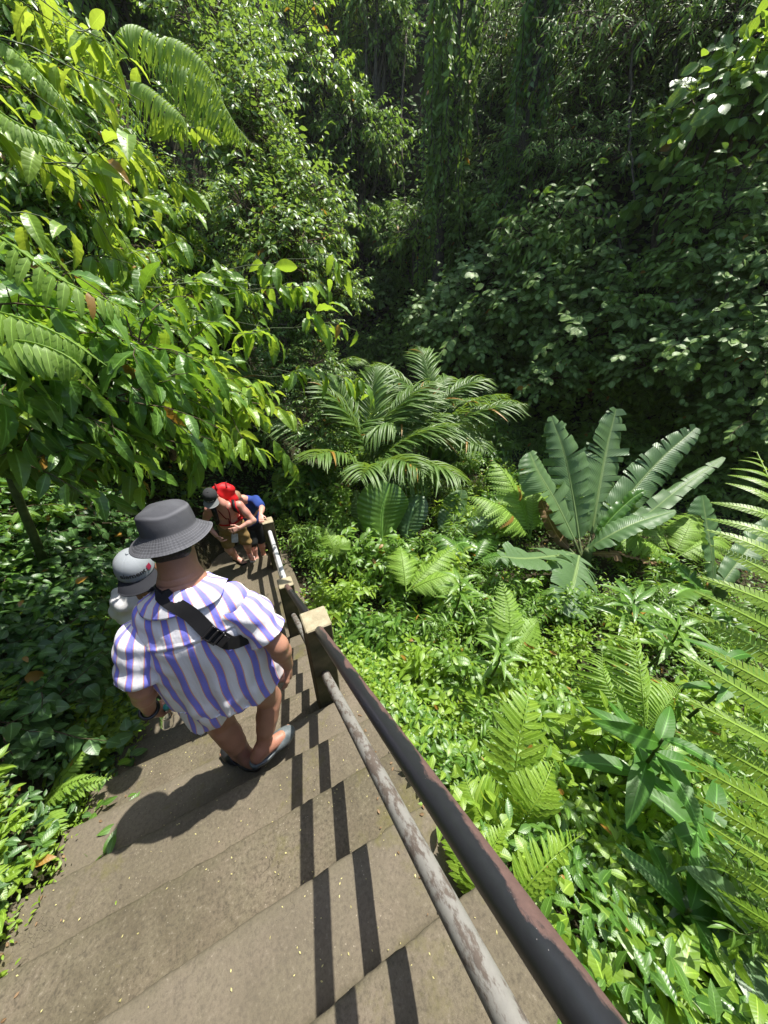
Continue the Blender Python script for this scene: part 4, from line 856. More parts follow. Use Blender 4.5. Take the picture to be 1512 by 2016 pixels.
for lab, px, py, off, h, r, mt, tp, sz, n_ in [
    ('sunlit rounded tree in the upper middle of the ravine', 615, 170, 3.0, 6.0, 2.0, M_SUN, L_SMALL, .19, 420),
    ('pale feathery tree at the top behind the sunlit tree', 650, 20, 1.2, 7.0, 2.6, M_LIME, L_NARROW, .26, 420),
    ('tall shaded tree at the top left of the ravine', 500, 230, 3.5, 7, 2.2, M_FAR, L_SMALL, .22, 380),
    ('sunlit leafy tree at the top centre beside the creepers', 745, 70, 1.6, 7, 1.6, M_FAR, L_SMALL, .17, 330),
    ('tree with pale green leaves low in the ravine', 650, 430, 3.2, 3.6, 1.4, M_FAR, L_MED, .20, 220),
    ('shaded tree filling the back of the ravine', 570, 340, 3.0, 5, 2.4, M_FAR, L_SMALL, .22, 380),
    ('dark tree behind the nose of the left bank', 700, 300, 1.8, 5, 2.0, M_FAR, L_SMALL, .20, 330),
    ('spreading tree at the top left behind the arching fern', 250, 10, 0, 7, 2.2, M_FAR, L_SMALL, .2, 420),
    ('leafy tree under the creeper column', 830, 470, 1.5, 3.5, 1.3, M_FAR, L_MED, .18, 200)]:
    big_tree(lab, (hd(px, py, off) if off else P(px, py, 8.5))-UPV*h, h, r, mt, tp, sz, n_)
palm(P(505, 120, 12.5)-UPV*3, 'distant grey-green palm at the top of the ravine', 1, [(D(a), D(e), 1.3) for a, e in [(0, 70), (50, 50), (100, 60), (150, 35), (-50, 55), (-100, 45), (-140, 60), (180, 20), (30, 20), (-30, 15), (90, 10), (-80, 5)]], 3.2, 1.0, 'tall_palm')
# ------------------------------------------------------------------ bodies as one smooth surface
V3 = lambda *a: np.array(a, float)
class Body:
    """rounded volumes blended together and skinned as one mesh"""
    def __init__(s, k=.02): s.p = []; s.k = k
    def cap(s, a, b, ra, rb, k=None, op='add'): s.p.append(('cap', V3(*a), V3(*b), ra, rb, s.k if k is None else k, op)); return s
    def ell(s, c, r, R=None, k=None, op='add'): s.p.append(('ell', V3(*c), V3(*r), np.eye(3) if R is None else np.asarray(R, float), 0, s.k if k is None else k, op)); return s
    def cut(s, p, n): s.p.append(('cut', V3(*p), nrm(V3(*n)), 0, 0, 0, 'cut')); return s
    @staticmethod
    def dist(q, p):
        if q[0] == 'cap':
            _, a, b, ra, rb = q[:5]; ab = b-a; t = np.clip(((p-a)@ab)/max(ab@ab, 1e-9), 0, 1)
            return np.linalg.norm(p-a-t[..., None]*ab, axis=-1)-(ra+(rb-ra)*t)
        if q[0] == 'ell':
            _, c, r, R = q[:4]; l = (p-c)@R; k0 = np.linalg.norm(l/r, axis=-1); k1 = np.linalg.norm(l/(r*r), axis=-1)
            return k0*(k0-1)/np.maximum(k1, 1e-6)
        return (p-q[1])@q[2]
    def comb(s, d, q, e):
        k = q[5]
        if q[6] == 'add':
            h = np.clip(k-np.abs(d-e), 0, None)/max(k, 1e-6); return np.minimum(d, e)-h*h*k*.25
        if q[6] == 'sub':
            h = np.clip(k-np.abs(d+e), 0, None)/max(k, 1e-6); return np.maximum(d, -e)+h*h*k*.25
        return np.maximum(d, e)
    def at(s, p):
        d = np.full(p.shape[:-1], 1e3)
        for q in s.p: d = s.comb(d, q, s.dist(q, p))
        return d
    def bounds(s):
        lo, hi = V3(1e9, 1e9, 1e9), -V3(1e9, 1e9, 1e9)
        for q in s.p:
            if q[6] != 'add': continue
            if q[0] == 'cap': a = np.minimum(q[1]-q[3], q[2]-q[4]); b = np.maximum(q[1]+q[3], q[2]+q[4])
            else: e = np.sqrt(((q[3]*q[2])**2).sum(1)); a = q[1]-e; b = q[1]+e
            lo = np.minimum(lo, a); hi = np.maximum(hi, b)
        return lo-.03, hi+.03
    def mesh(s, h, smooth=1, disp=None, col=None):
        lo, hi = s.bounds(); n = np.ceil((hi-lo)/h).astype(int)+1
        ax = [lo[i]+h*np.arange(n[i]) for i in range(3)]; D = np.full(n, 1.0, np.float32); m = .06
        for q in s.p:
            if q[6] == 'cut': sl = tuple(slice(0, k) for k in n)
            else:
                if q[0] == 'cap': a = np.minimum(q[1]-q[3], q[2]-q[4]); b = np.maximum(q[1]+q[3], q[2]+q[4])
                else: e = np.sqrt(((q[3]*q[2])**2).sum(1)); a = q[1]-e; b = q[1]+e
                i0 = np.clip(((a-m-lo)/h).astype(int), 0, n-1); i1 = np.clip(((b+m-lo)/h).astype(int)+2, 1, n); sl = tuple(slice(x, y) for x, y in zip(i0, i1))
            g = np.stack(np.meshgrid(*[ax[i][sl[i]] for i in range(3)], indexing='ij'), -1); D[sl] = s.comb(D[sl], q, s.dist(q, g))
        ins = D < 0; c = [D[i:n[0]-1+i, j:n[1]-1+j, k:n[2]-1+k] for i in (0, 1) for j in (0, 1) for k in (0, 1)]
        cs = sum((x < 0).astype(np.int8) for x in c); act = (cs > 0) & (cs < 8); I = np.argwhere(act); cv = np.stack([x[act] for x in c], 1)
        co = np.array([(i, j, k) for i in (0, 1) for j in (0, 1) for k in (0, 1)], float); acc = np.zeros((len(I), 3)); cnt = np.zeros(len(I))
        for a in range(8):
            for b in range(a+1, 8):
                if np.abs(co[a]-co[b]).sum() != 1: continue
                da, db = cv[:, a], cv[:, b]; x = (da < 0) != (db < 0); t = np.where(x, da/np.where(x, da-db, 1), 0)
                acc += np.where(x[:, None], co[a]+t[:, None]*(co[b]-co[a]), 0); cnt += x
        V = lo+h*(I+acc/cnt[:, None]); idx = -np.ones(act.shape, int); idx[act] = np.arange(len(I)); Q = []
        for axn in range(3):
            o1, o2 = [(1, 2), (2, 0), (0, 1)][axn]; sa = [slice(0, k) for k in n]; sb = list(sa); sa[axn] = slice(0, n[axn]-1); sb[axn] = slice(1, n[axn])
            A, B = ins[tuple(sa)], ins[tuple(sb)]; X = np.argwhere(A != B); X = X[(X[:, o1] > 0) & (X[:, o2] > 0) & (X[:, o1] < n[o1]-1) & (X[:, o2] < n[o2]-1)]
            e1 = np.eye(3, dtype=int)[o1]; e2 = np.eye(3, dtype=int)[o2]
            q = np.stack([idx[tuple((X-e1-e2).T)], idx[tuple((X-e2).T)], idx[tuple(X.T)], idx[tuple((X-e1).T)]], 1)
            fl = A[tuple(X.T)]; Q.append(np.where(fl[:, None], q, q[:, ::-1]))
        Q = np.concatenate(Q); Q = Q[(Q >= 0).all(1)]
        E = np.concatenate([Q[:, [0, 1]], Q[:, [1, 2]], Q[:, [2, 3]], Q[:, [3, 0]]])
        for _ in range(smooth):
            S_ = np.zeros_like(V); C_ = np.zeros(len(V))
            for a, b in ((0, 1), (1, 0)): np.add.at(S_, E[:, a], V[E[:, b]]); np.add.at(C_, E[:, a], 1)
            V = .5*V+.5*S_/np.maximum(C_, 1)[:, None]
        if disp is not None:
            e = 1e-3; N = nrm(np.stack([s.at(V+np.eye(3)[i]*e)-s.at(V-np.eye(3)[i]*e) for i in range(3)], -1)); V = V+N*disp(V)[:, None]
        g = Geo(); g.add(V, Q, None, col(V) if col is not None else None); return g
def axes(f, u):
    f = nrm(V3(*f)); r = nrm(np.cross(f, V3(*u))); return np.stack([r, f, np.cross(r, f)], 1)    # columns: right, forward, up
def head(b, c, f, u, s=1.0, neck=None):
    R = axes(f, u); w = lambda x, y, z: V3(*c)+R@(V3(x, y, z)*s)
    b.ell(w(0, -.012, .03), V3(.077, .098, .095)*s, R, .02); b.ell(w(0, .02, -.04), V3(.060, .072, .080)*s, R, .03)
    b.cap(w(0, .055, -.095), w(0, .06, -.092), .026*s, .024*s, .03)                                   # chin
    b.cap(w(0, .092, .012), w(0, .112, -.030), .009*s, .014*s, .012)                                  # nose
    for q in (-1, 1):
        b.ell(w(q*.030, .097, .010), V3(.017, .014, .012)*s, R, .014, 'sub')                          # eye sockets
        b.cap(w(q*.014, .094, .030), w(q*.045, .082, .030), .010*s, .008*s, .012)                     # brows
        b.ell(w(q*.079, -.010, -.005), V3(.011, .022, .034)*s, R@Matrix.Rotation(q*.3, 3, 'Z').to_3x3().__array__() if False else R, .006)
    b.cap(w(-.02, .090, -.058), w(.02, .090, -.058), .010*s, .010*s, .008); b.cap(w(-.022, .103, -.0575), w(.022, .103, -.0575), .0035*s, .0035*s, .004, 'sub')
    if neck is not None: b.cap(w(0, -.025, -.06), neck, .058*s, .066*s, .03)
    return w
def hand(b, wr, d, n, side, curl=(.5, .6, .5), s=1.0, spread=.06, th=.5):
    """palm, four jointed fingers of different length, and a thumb from the side of the palm; d along the hand, n palm facing, side = thumb side (+1/-1 along d x n)"""
    d = nrm(V3(*d)); n = nrm(V3(*n)-d*(V3(*n)@d)); a = np.cross(d, n)*side; wr = V3(*wr); k = .007*s
    for i, u in enumerate((-.027, -.009, .009, .027)): b.cap(wr+d*.018*s+a*u*.7*s, wr+d*.085*s+a*u*s, .0145*s, .0125*s, .014)
    for i, (u, L) in enumerate(((.029, .076), (.010, .086), (-.010, .080), (-.028, .062))):
        p = wr+d*.088*s+a*u*s; ang = 0.; dd = nrm(d+a*u/.03*spread)
        for j, (f, c) in enumerate(zip((.44, .31, .25), curl)):
            ang += c*(1+.08*i); v = dd*math.cos(ang)+n*math.sin(ang); q = p+v*L*f*s; b.cap(p, q, (.0098-.0010*j)*s, (.0090-.0011*j)*s, k); p = q
    p = wr+d*.025*s+a*.026*s; v = nrm(d*.62+a*.75+n*.35*th); q = p+v*.042*s; b.cap(p, q, .0145*s, .0112*s, .012)
    v2 = nrm(d*.9+a*.25+n*.6*th); q2 = q+v2*.031*s; b.cap(q, q2, .0108*s, .0095*s, k); b.cap(q2, q2+nrm(v2+n*.3)*.024*s, .0093*s, .0078*s, k)
def arm(b, sh, el, wr, s=1.0):
    sh, el, wr = V3(*sh), V3(*el), V3(*wr); b.cap(sh, sh+(el-sh)*.5, .058*s, .050*s, .03); b.cap(sh+(el-sh)*.4, el, .051*s, .041*s, .02); b.cap(el, el+(wr-el)*.35, .042*s, .043*s, .02); b.cap(el+(wr-el)*.3, wr, .042*s, .027*s, .02)
def leg(b, hip, kn, an, s=1.0, back=(0, -1, 0)):
    hip, kn, an = V3(*hip), V3(*kn), V3(*an); bk = nrm(V3(*back)); b.cap(hip, kn, .092*s, .060*s, .03); b.cap(kn, kn+(an-kn)*.3, .057*s, .055*s, .02)
    b.cap(kn+(an-kn)*.12+bk*.016*s, kn+(an-kn)*.55+bk*.014*s, .050*s, .046*s, .03); b.cap(kn+(an-kn)*.4, an, .050*s, .036*s, .03)
def foot(b, an, d, s=1.0, pitch=0.0, sole=.07):
    an = V3(*an); d = nrm(V3(d[0], d[1], pitch)); R = axes(d, (0, 0, 1)); w = lambda x, y, z: an+R@(V3(x, y, z)*s)
    b.cap(w(0, -.045, -sole+.032), w(0, -.02, 0), .033*s, .038*s, .03); b.cap(w(0, -.03, -sole+.034), w(.004, .12, -sole+.026), .036*s, .034*s, .03); b.cap(w(0, .02, -.015), w(0, .11, -sole+.03), .034*s, .026*s, .03)
    for i, (x, L) in enumerate(((-.026, .185), (-.011, .187), (.003, .180), (.016, .170), (.028, .157))):
        x = x*(1); b.cap(w(x, .125, -sole+.022), w(x*1.12, L, -sole+.014), .013*s, (.0125 if i == 0 else .0085)*s, .008)
    return w, R
def skinmat(name, c, c2):
    m, nt = newmat(name); tc = nd(nt, 'ShaderNodeTexCoord'); n1 = noise(nt, tc.outputs['Object'], 9, 4); n2 = noise(nt, tc.outputs['Object'], 160, 3)
    col = mixc(nt, ramp(nt, n1, [(.35, 0.), (.65, 1.)]), c, c2); col = mixc(nt, math_(nt, 'MULTIPLY', n2, .25), col, tuple(v*.6 for v in c))
    x, y, r = luv(nt); col = mixc(nt, r, col, (.30, .085, .075))
    b = principled(nt, col, .48, .45, 0, bump(nt, n2, .12, .003)); b.inputs['Subsurface Weight'].default_value = .12; b.inputs['Subsurface Radius'].default_value = (.6, .2, .1); b.inputs['Subsurface Scale'].default_value = .012
    finish(nt, b.outputs[0]); return m
def cloth(name, c, rough=.85, var=.15, weave=260., bstr=.12):
    m, nt = newmat(name); tc = nd(nt, 'ShaderNodeTexCoord'); ob = tc.outputs['Object']; n1 = noise(nt, ob, 12, 5); n2 = noise(nt, ob, weave, 2)
    col = mixc(nt, n1, tuple(v*(1-var) for v in c), tuple(min(1, v*(1+var)) for v in c)); finish(nt, principled(nt, col, rough, .2, 0, bump(nt, math_(nt, 'ADD', math_(nt, 'MULTIPLY', n1, .8), math_(nt, 'MULTIPLY', n2, .3)), bstr, .01)).outputs[0]); return m
SK1 = skinmat('tanned_skin', (.33, .165, .105), (.42, .215, .14)); SK2 = skinmat('sunburnt_skin', (.50, .25, .18), (.58, .31, .24)); SK3 = skinmat('brown_skin', (.20, .095, .055), (.26, .125, .078))
HAIRM = simplemat('dark_hair', (.012, .010, .009), .5, .4, .4, 90, .6); FAIR = simplemat('fair_hair', (.22, .13, .075), .6, .3, .3, 90, .6)
EYEM = simplemat('eye_white', (.7, .7, .68), .2, .5, .05); BLACKC = cloth('black_webbing', (.012, .012, .013), .6, .2, 400); PLAST = simplemat('black_plastic', (.01, .01, .011), .3, .5, .2)
WHITEC = cloth('white_cotton', (.60, .60, .60)); REDC = cloth('red_nylon', (.50, .014, .018), .55, .2, 200); KHAKI = cloth('khaki_cotton', (.23, .155, .06)); NAVY = cloth('blue_cotton', (.022, .05, .21)); BLKS = cloth('black_cotton', (.012, .014, .014)); DRED = cloth('dark_red_strap', (.16, .012, .014))
def eyes(w, par, base):
    for q in (-1, 1):
        g = Geo(); b = Body(); b.ell(w(q*.030, .083, .010), (.011, .011, .011)); g = b.mesh(.004); g.V = [v-base for v in g.V]; link('eye', g.data(), EYEM, par)
def part(name, b, h, mat, par, base, **kw):
    g = b.mesh(h, **kw); g.V = [v-base for v in g.V]; return link(name, g.data(), mat, par)
def lathe(prof, n=64, fn=None):
    """profile of (radius, height) turned round z; luv = (angle, distance along profile, 0)"""
    prof = np.asarray(prof, float); a = np.linspace(0, 2*np.pi, n, endpoint=False); L = np.concatenate([[0], np.cumsum(np.linalg.norm(np.diff(prof, axis=0), axis=1))])
    V = np.stack([prof[:, 0][:, None]*np.cos(a), prof[:, 0][:, None]*np.sin(a), np.broadcast_to(prof[:, 1][:, None], (len(prof), n))], -1)
    if fn is not None: V = fn(V, a, L)
    i = np.arange(len(prof)-1)[:, None]*n; j = np.arange(n)[None]; k = (j+1) % n; Q = np.stack([i+j, i+k, i+n+k, i+n+j], -1).reshape(-1, 4)
    g = Geo(); A = np.stack([np.broadcast_to(a, (len(prof), n)), np.broadcast_to(L[:, None], (len(prof), n)), np.zeros((len(prof), n))], -1); g.add(V.reshape(-1, 3), Q, None, A); return g
def place(g, R, o): g.V = [v@R.T+o for v in g.V]; return g
# stripes of the holiday shirt ----------------------------------------
m, nt = newmat('striped_cotton'); x, y, r = luv(nt); tc = nd(nt, 'ShaderNodeTexCoord'); ob = tc.outputs['Object']
f = math_(nt, 'FRACT', math_(nt, 'DIVIDE', x, .066)); BLUE = math_(nt, 'MULTIPLY', math_(nt, 'GREATER_THAN', f, .30), math_(nt, 'LESS_THAN', f, .66))
ORG = math_(nt, 'ADD', math_(nt, 'MULTIPLY', math_(nt, 'GREATER_THAN', f, .255), math_(nt, 'LESS_THAN', f, .305)), math_(nt, 'MULTIPLY', math_(nt, 'GREATER_THAN', f, .655), math_(nt, 'LESS_THAN', f, .71)))
c = mixc(nt, BLUE, (.68, .67, .69), (.20, .20, .66)); c = mixc(nt, math_(nt, 'MULTIPLY', ORG, .8), c, (.66, .23, .10))
c = mixc(nt, r, c, (.10, .09, .12))
n1 = noise(nt, ob, 9, 3, .5); mp = nd(nt, 'ShaderNodeMapping'); mp.inputs['Scale'].default_value = (16, 16, 3.2); nt.links.new(ob, mp.inputs[0]); n2 = noise(nt, mp.outputs[0], 1.0, 3, .5); n3 = noise(nt, ob, 420, 2)
hh = math_(nt, 'ADD', math_(nt, 'ADD', math_(nt, 'MULTIPLY', n1, .35), math_(nt, 'MULTIPLY', n2, .7)), math_(nt, 'MULTIPLY', n3, .03))
b_ = principled(nt, c, .75, .25, 0, bump(nt, hh, .55, .03)); b_.inputs['Sheen Weight'].default_value = .1
SHIRTM = m; finish(nt, b_.outputs[0])
m, nt = newmat('washed_black_denim'); x, y, r = luv(nt); tc = nd(nt, 'ShaderNodeTexCoord'); ob = tc.outputs['Object']
n1 = noise(nt, ob, 7, 5, .65); n2 = noise(nt, ob, 300, 3); c = mixc(nt, ramp(nt, n1, [(.3, 0.), (.7, 1.)]), (.040, .041, .045), (.078, .080, .086))
ring = math_(nt, 'MULTIPLY', math_(nt, 'GREATER_THAN', y, .196), math_(nt, 'LESS_THAN', math_(nt, 'FRACT', math_(nt, 'DIVIDE', math_(nt, 'ADD', y, math_(nt, 'MULTIPLY', n1, .004)), .0098)), .22))
dash = math_(nt, 'GREATER_THAN', math_(nt, 'FRACT', math_(nt, 'MULTIPLY', x, 26)), .3)
c = mixc(nt, math_(nt, 'MULTIPLY', math_(nt, 'MULTIPLY', ring, dash), .75), c, (.15, .15, .16))
wear = ramp(nt, r, [(0., 0.), (1., .8)]); c = mixc(nt, wear, c, (.17, .17, .18)); c = mixc(nt, math_(nt, 'MULTIPLY', n2, .25), c, (.12, .12, .13))
pk = math_(nt, 'SINE', math_(nt, 'MULTIPLY', math_(nt, 'ADD', x, math_(nt, 'MULTIPLY', n1, .3)), 70)); onb = math_(nt, 'GREATER_THAN', y, .19)
hgt = math_(nt, 'ADD', math_(nt, 'MULTIPLY', math_(nt, 'SUBTRACT', math_(nt, 'MULTIPLY', pk, .15), math_(nt, 'MULTIPLY', ring, .8)), onb), math_(nt, 'MULTIPLY', n1, .8))
HATM = m; finish(nt, principled(nt, c, .9, .15, 0, bump(nt, hgt, .5, .006)).outputs[0])
# ================================================================== the man in the striped shirt
Z5 = tread_z(5)
mb = V3(-.29, 1.10, Z5); man = thing('person', tuple(mb), 'man seen from behind in a grey bucket hat and a blue and white striped shirt', 'person')
b = Body(.03)
NK = V3(-.300, 1.215, 2.725); HC = V3(-.285, 1.29, 2.915)
w = head(b, HC, (.05, .97, -.20), (.0, .20, .97), .95, NK)
b.cap(NK, (-.29, 1.19, 2.58), .068, .09, .04); b.cap(NK+V3(0, 0, -.03), NK+V3(.008, .04, .10), .069, .066, .03); b.cap(NK+V3(-.09, 0, -.085), NK+V3(-.03, .01, .0), .05, .05, .04); b.cap(NK+V3(.09, -.01, -.085), NK+V3(.03, .01, .0), .05, .05, .04)
b.ell((-.288, 1.18, 2.46), (.18, .11, .20)); b.ell((-.288, 1.16, 2.26), (.18, .12, .17)); b.ell((-.288, 1.145, 2.13), (.18, .125, .12)); b.cap((-.44, 1.205, 2.59), (-.14, 1.16, 2.59), .045, .045, .05)
WL, WR = V3(-.628, 1.195, 2.065), V3(.004, 1.085, 2.145)
arm(b, (-.465, 1.205, 2.585), (-.572, 1.13, 2.32), WL, .98); arm(b, (-.125, 1.155, 2.585), (-.015, 1.05, 2.36), WR, 1.04)
hand(b, WL, (.12, .45, -.85), (.85, .2, .3), -1, (.9, .8, .6), 1.05); hand(b, WR, (.02, .25, -1), (-.9, .25, 0), -1, (.75, .85, .6), 1.08)
AL, AR = V3(-.358, 1.160, Z5+.090), V3(-.245, 1.105, Z5+.205)
leg(b, (-.375, 1.15, 2.10), (-.405, 1.20, 1.73), AL, 1.14); leg(b, (-.20, 1.15, 2.10), (-.135, 1.20, 1.75), AR, 1.06)
DL, DR = V3(-.70, .72, 0), V3(.94, .34, 0)
foot(b, AL, DL, 1.0, -.05); foot(b, AR, DR, 1.0, -.10)
crs = lambda V: -.0035*(np.exp(-((V[:, 2]-2.772+.25*(V[:, 1]-1.15))/.0035)**2)+.8*np.exp(-((V[:, 2]-2.800+.25*(V[:, 1]-1.15))/.003)**2))*(V[:, 1] < 1.22)*(np.abs(V[:, 0]+.295) < .08)
part('body', b, .0052, SK1, man, mb, disp=crs, col=lambda V: np.column_stack([V[:, 0]*0, V[:, 0]*0, np.clip((np.linalg.norm(V-AL, axis=1) < .11)*.12+(np.linalg.norm(V-AR, axis=1) < .12)*.18, 0, 1)]))
eyes(w, man, mb)
HR_ = axes((.02, .97, -.20), (-.035, .20, .97)); hp_ = V3(-.281, 1.295, 2.950); R = axes((.05, .97, -.20), (.0, .20, .97)); hb = Body(.02); hb.ell(HC+R@V3(0, -.018, .010), (.076, .092, .080), R); hb.cut(hp_+HR_[:, 2]*.012, HR_[:, 2]); hb.cap(HC+R@V3(-.035, -.072, -.035), HC+R@V3(.035, -.072, -.035), .034, .034, .02); hb.cut(HC+R@V3(0, .05, 0), R@V3(0, 1, -.2)); part('hair', hb, .006, HAIRM, man, mb)
# shirt
s_ = Body(.05); s_.ell((-.290, 1.175, 2.48), (.218, .150, .215)); s_.ell((-.294, 1.165, 2.30), (.245, .150, .30)); s_.ell((-.284, 1.160, 2.02), (.258, .172, .40)); s_.cap((-.440, 1.205, 2.612), (-.140, 1.160, 2.612), .072, .072, .06)
SLL = (V3(-.482, 1.205, 2.598), V3(-.556, 1.14, 2.375)); SLR = (V3(-.118, 1.155, 2.602), V3(-.044, 1.082, 2.42))
s_.cap(NK+V3(-.03, -.02, -.05), NK+V3(.03, -.025, -.05), .088, .088, .05)
s_.ell(NK+V3(0, .0, .035), (.090, .088, .062), axes((0, .95, -.3), (0, .3, .95)), .012, 'sub')
s_.cut((-.30, 1.0, 2.085), (-.27, .12, -1))
CX = V3(-.29, 1.16, 0)
sh_at = lambda p: s_.at(p)
def mesh_fn(at, lo, hi, h, disp=None, col=None, smooth=1):
    q = Body(); q.bounds = lambda: (lo, hi); q.at = at; q.p = [('cut', 0, 0, 0, 0, 0, 'cut')]; q.comb = lambda d, a, e: e; q.dist = lambda a, p: at(p); return q.mesh(h, smooth, disp, col)
def yoke(V): return 2.545+.02*np.cos((V[:, 0]+.29)*6)-.25*(V[:, 1]-1.03)
def shirt_col(V):
    ph = np.arctan2(V[:, 0]-CX[0], -(V[:, 1]-CX[1]-.10)); below = V[:, 2] < yoke(V)
    sx = (V[:, 0]-CX[0])*.62+ph*.098+.010*np.sin(V[:, 2]*13+V[:, 0]*9)*np.clip((2.5-V[:, 2])*4, 0, 1)-(2.5-V[:, 2])*.03
    sx = np.where(below, sx+.012*np.sin((V[:, 0]+.1)*34)*np.clip(1-(yoke(V)-V[:, 2])*8, 0, 1)+.006, sx)
    seam = (np.abs(V[:, 2]-yoke(V)) < .0035) & (V[:, 1] < 1.17)
    return np.column_stack([sx+3.3, V[:, 2], np.where(seam, .25, 0)])
def shirt_disp(V):
    z, x, y = V[:, 2], V[:, 0], V[:, 1]; low = np.clip((2.52-z)*3, 0, 1); ph = np.arctan2(x+.29, -(y-1.13))
    d = .0065*low*np.sin(ph*8+z*3+1)+.0045*low*np.sin(ph*15-z*5+.5)+.002*np.sin(x*31+z*24)*low+.0012*np.sin(x*47-z*38+y*20)
    d += .005*np.sin((z-.6*np.abs(x+.29))*62)*np.exp(-((np.abs(x+.29)-.2)/.07)**2)*np.clip((z-2.2)*4, 0, 1)
    sm = z-yoke(V); d += np.where((y < 1.17) & (sm > 0) & (sm < .02), .003, 0)-.004*np.exp(-(sm/.006)**2)*(y < 1.17)
    d += .004*np.sin(z*42+x*5)*np.exp(-((z-2.15)/.06)**2)
    return d
lo_, hi_ = s_.bounds(); g = s_.mesh(.0065, 1, shirt_disp, shirt_col); g.V = [v-mb for v in g.V]; link('shirt', g.data(), SHIRTM, man)
for (a_, e_), r_, sg in ((SLL, .084, -1), (SLR, .080, 1)):
    ax_ = nrm(e_-a_); u_ = nrm(np.cross(ax_, V3(0, 1, 0))); v_ = np.cross(ax_, u_); q = Body(.03); q.cap(a_-V3(sg*.095, 0, -.010), a_+(e_-a_)*.35, .076, .083, .03); q.cap(a_+(e_-a_)*.3, e_+ax_*.10, .080, r_+.012, .03); q.cut(e_, ax_); q.cut(a_, (-sg*.92, .05, -.30)) if False else None
    def sc(V, a_=a_, u_=u_, v_=v_, e_=e_, ax_=ax_): qv = V-a_; an = np.arctan2(qv@v_, qv@u_); return np.column_stack([an*.098+.02+2.2, V[:, 2], np.where(np.abs((V-e_)@ax_+.018) < .0018, .22, 0)])
    part('sleeve', q, .006, SHIRTM, man, mb, col=sc, disp=lambda V: .0030*np.sin(V[:, 2]*75+V[:, 0]*30)+.0035*np.sin(V[:, 2]*40-V[:, 0]*55))
# collar lying on the shoulders
def collar_pt(t, r, lift):   # t 0..1 from the left front round the nape to the right front
    a = math.radians(-205+230*t); c = NK+V3(0, .005, -.012); nz = .30
    x, y = math.cos(a), math.sin(a); return c+V3(x*(.092+r), y*(.085+r)*1.0, lift-.020*abs(x)+.28*(-y)*.06)
n = 48; V, A = [], []
for i in range(n):
    t = i/(n-1)
    for j, (r_, l_) in enumerate(((-.010, .024), (.000, .036), (.014, .030), (.036, .006), (.062, -.026), (.064, -.033), (.058, -.034))):
        V.append(collar_pt(t, r_, l_)); A.append((t*.62+.03, 0, .0))
V = np.array(V)
for k in range(3):        # settle the leaf of the collar on the cloth under it
    sd = sh_at(V); e = 1e-3; N = nrm(np.stack([sh_at(V+np.eye(3)[i]*e)-sh_at(V-np.eye(3)[i]*e) for i in range(3)], -1)); push = np.where(np.arange(len(V)) % 7 >= 3, np.where(np.arange(len(V)) % 7 == 6, .006, .013)-sd, np.maximum(.004-sd, 0)); V = V+N*np.clip(push, -.05, .05)[:, None]
g = Geo(); g.add(V-mb, grid_faces(n, 7), None, A); link('collar', g.data(), SHIRTM, man)
# shorts of the same cloth
q = Body(.04); q.ell((-.288, 1.145, 2.10), (.195, .15, .14)); q.cap((-.375, 1.15, 2.09), (-.405, 1.135, 1.84), .112, .120, .05); q.cap((-.20, 1.15, 2.09), (-.165, 1.165, 1.88), .108, .108, .05); q.cut((-.29, 1.13, 2.035), (.38, .25, -1))
part('shorts', q, .008, SHIRTM, man, mb, disp=lambda V: .007*np.sin(V[:, 0]*55+V[:, 2]*20)+.006*np.sin(V[:, 0]*28-V[:, 1]*31), col=lambda V: np.column_stack([np.arctan2(V[:, 0]+.29+.09*np.where(V[:, 0] < -.29, 1, -1), -(V[:, 1]-1.12))*.12+1, V[:, 2], V[:, 2]*0]))
# slippers
RUB = simplemat('grey_rubber', (.085, .105, .11), .45, .45, .35, 14, .15, 0, (.13, .15, .155)); RUB_SHADE = simplemat('shaded_grey_rubber', (.018, .018, .02), .5, .4, .3, 14, .15)  # second one is a darker copy of the grey, shadow put into its colour
for an, d, mt, lab, ptc in ((AR, DR, RUB, 'grey rubber slipper, scuffed white on the toe', -.10), (AL, DL, RUB_SHADE, 'grey rubber slipper coloured dark for shadow', -.05)):
    dd = nrm(V3(d[0], d[1], ptc)); Rr = axes(dd, (0, 0, 1)); wf = lambda x, y, z: an+Rr@(V3(x, y, z)*1.0); q = Body(.02)
    q.cap(wf(0, -.052, -.078), wf(0, .0, -.078), .038, .040, .03); q.cap(wf(0, 0, -.078), wf(.0, .13, -.076), .040, .048, .04); q.cap(wf(0, .13, -.076), wf(-.006, .172, -.074), .046, .036, .03); q.cut(wf(0, 0, -.064), Rr@V3(0, 0, 1))
    up = Body(.02); up.ell(wf(0, .110, -.062), V3(.056, .102, .050), Rr); up.ell(wf(0, .02, -.02), V3(.050, .09, .075), Rr, .015, 'sub')
    at_ = lambda p, q=q, up=up: np.minimum(q.at(p), up.at(p)); lo_, hi_ = q.bounds(); lu, hu = up.bounds(); g = mesh_fn(at_, np.minimum(lo_, lu), np.maximum(hi_, hu), .005); g.V = [v-mb for v in g.V]; o = link('slipper', g.data(), mt, man); o['label'] = lab
g = Geo(); ax_ = nrm(WL-V3(-.60, 1.09, 2.31)); u_ = nrm(np.cross(ax_, V3(0, 0, 1))); v_ = np.cross(ax_, u_); ang = np.linspace(0, 2*np.pi, 33); tube(g, np.array([WL-ax_*.015+.036*(math.cos(t)*u_+math.sin(t)*v_) for t in ang])-mb, .009, 6, caps=False); link('wristband', g.data(), PLAST, man)
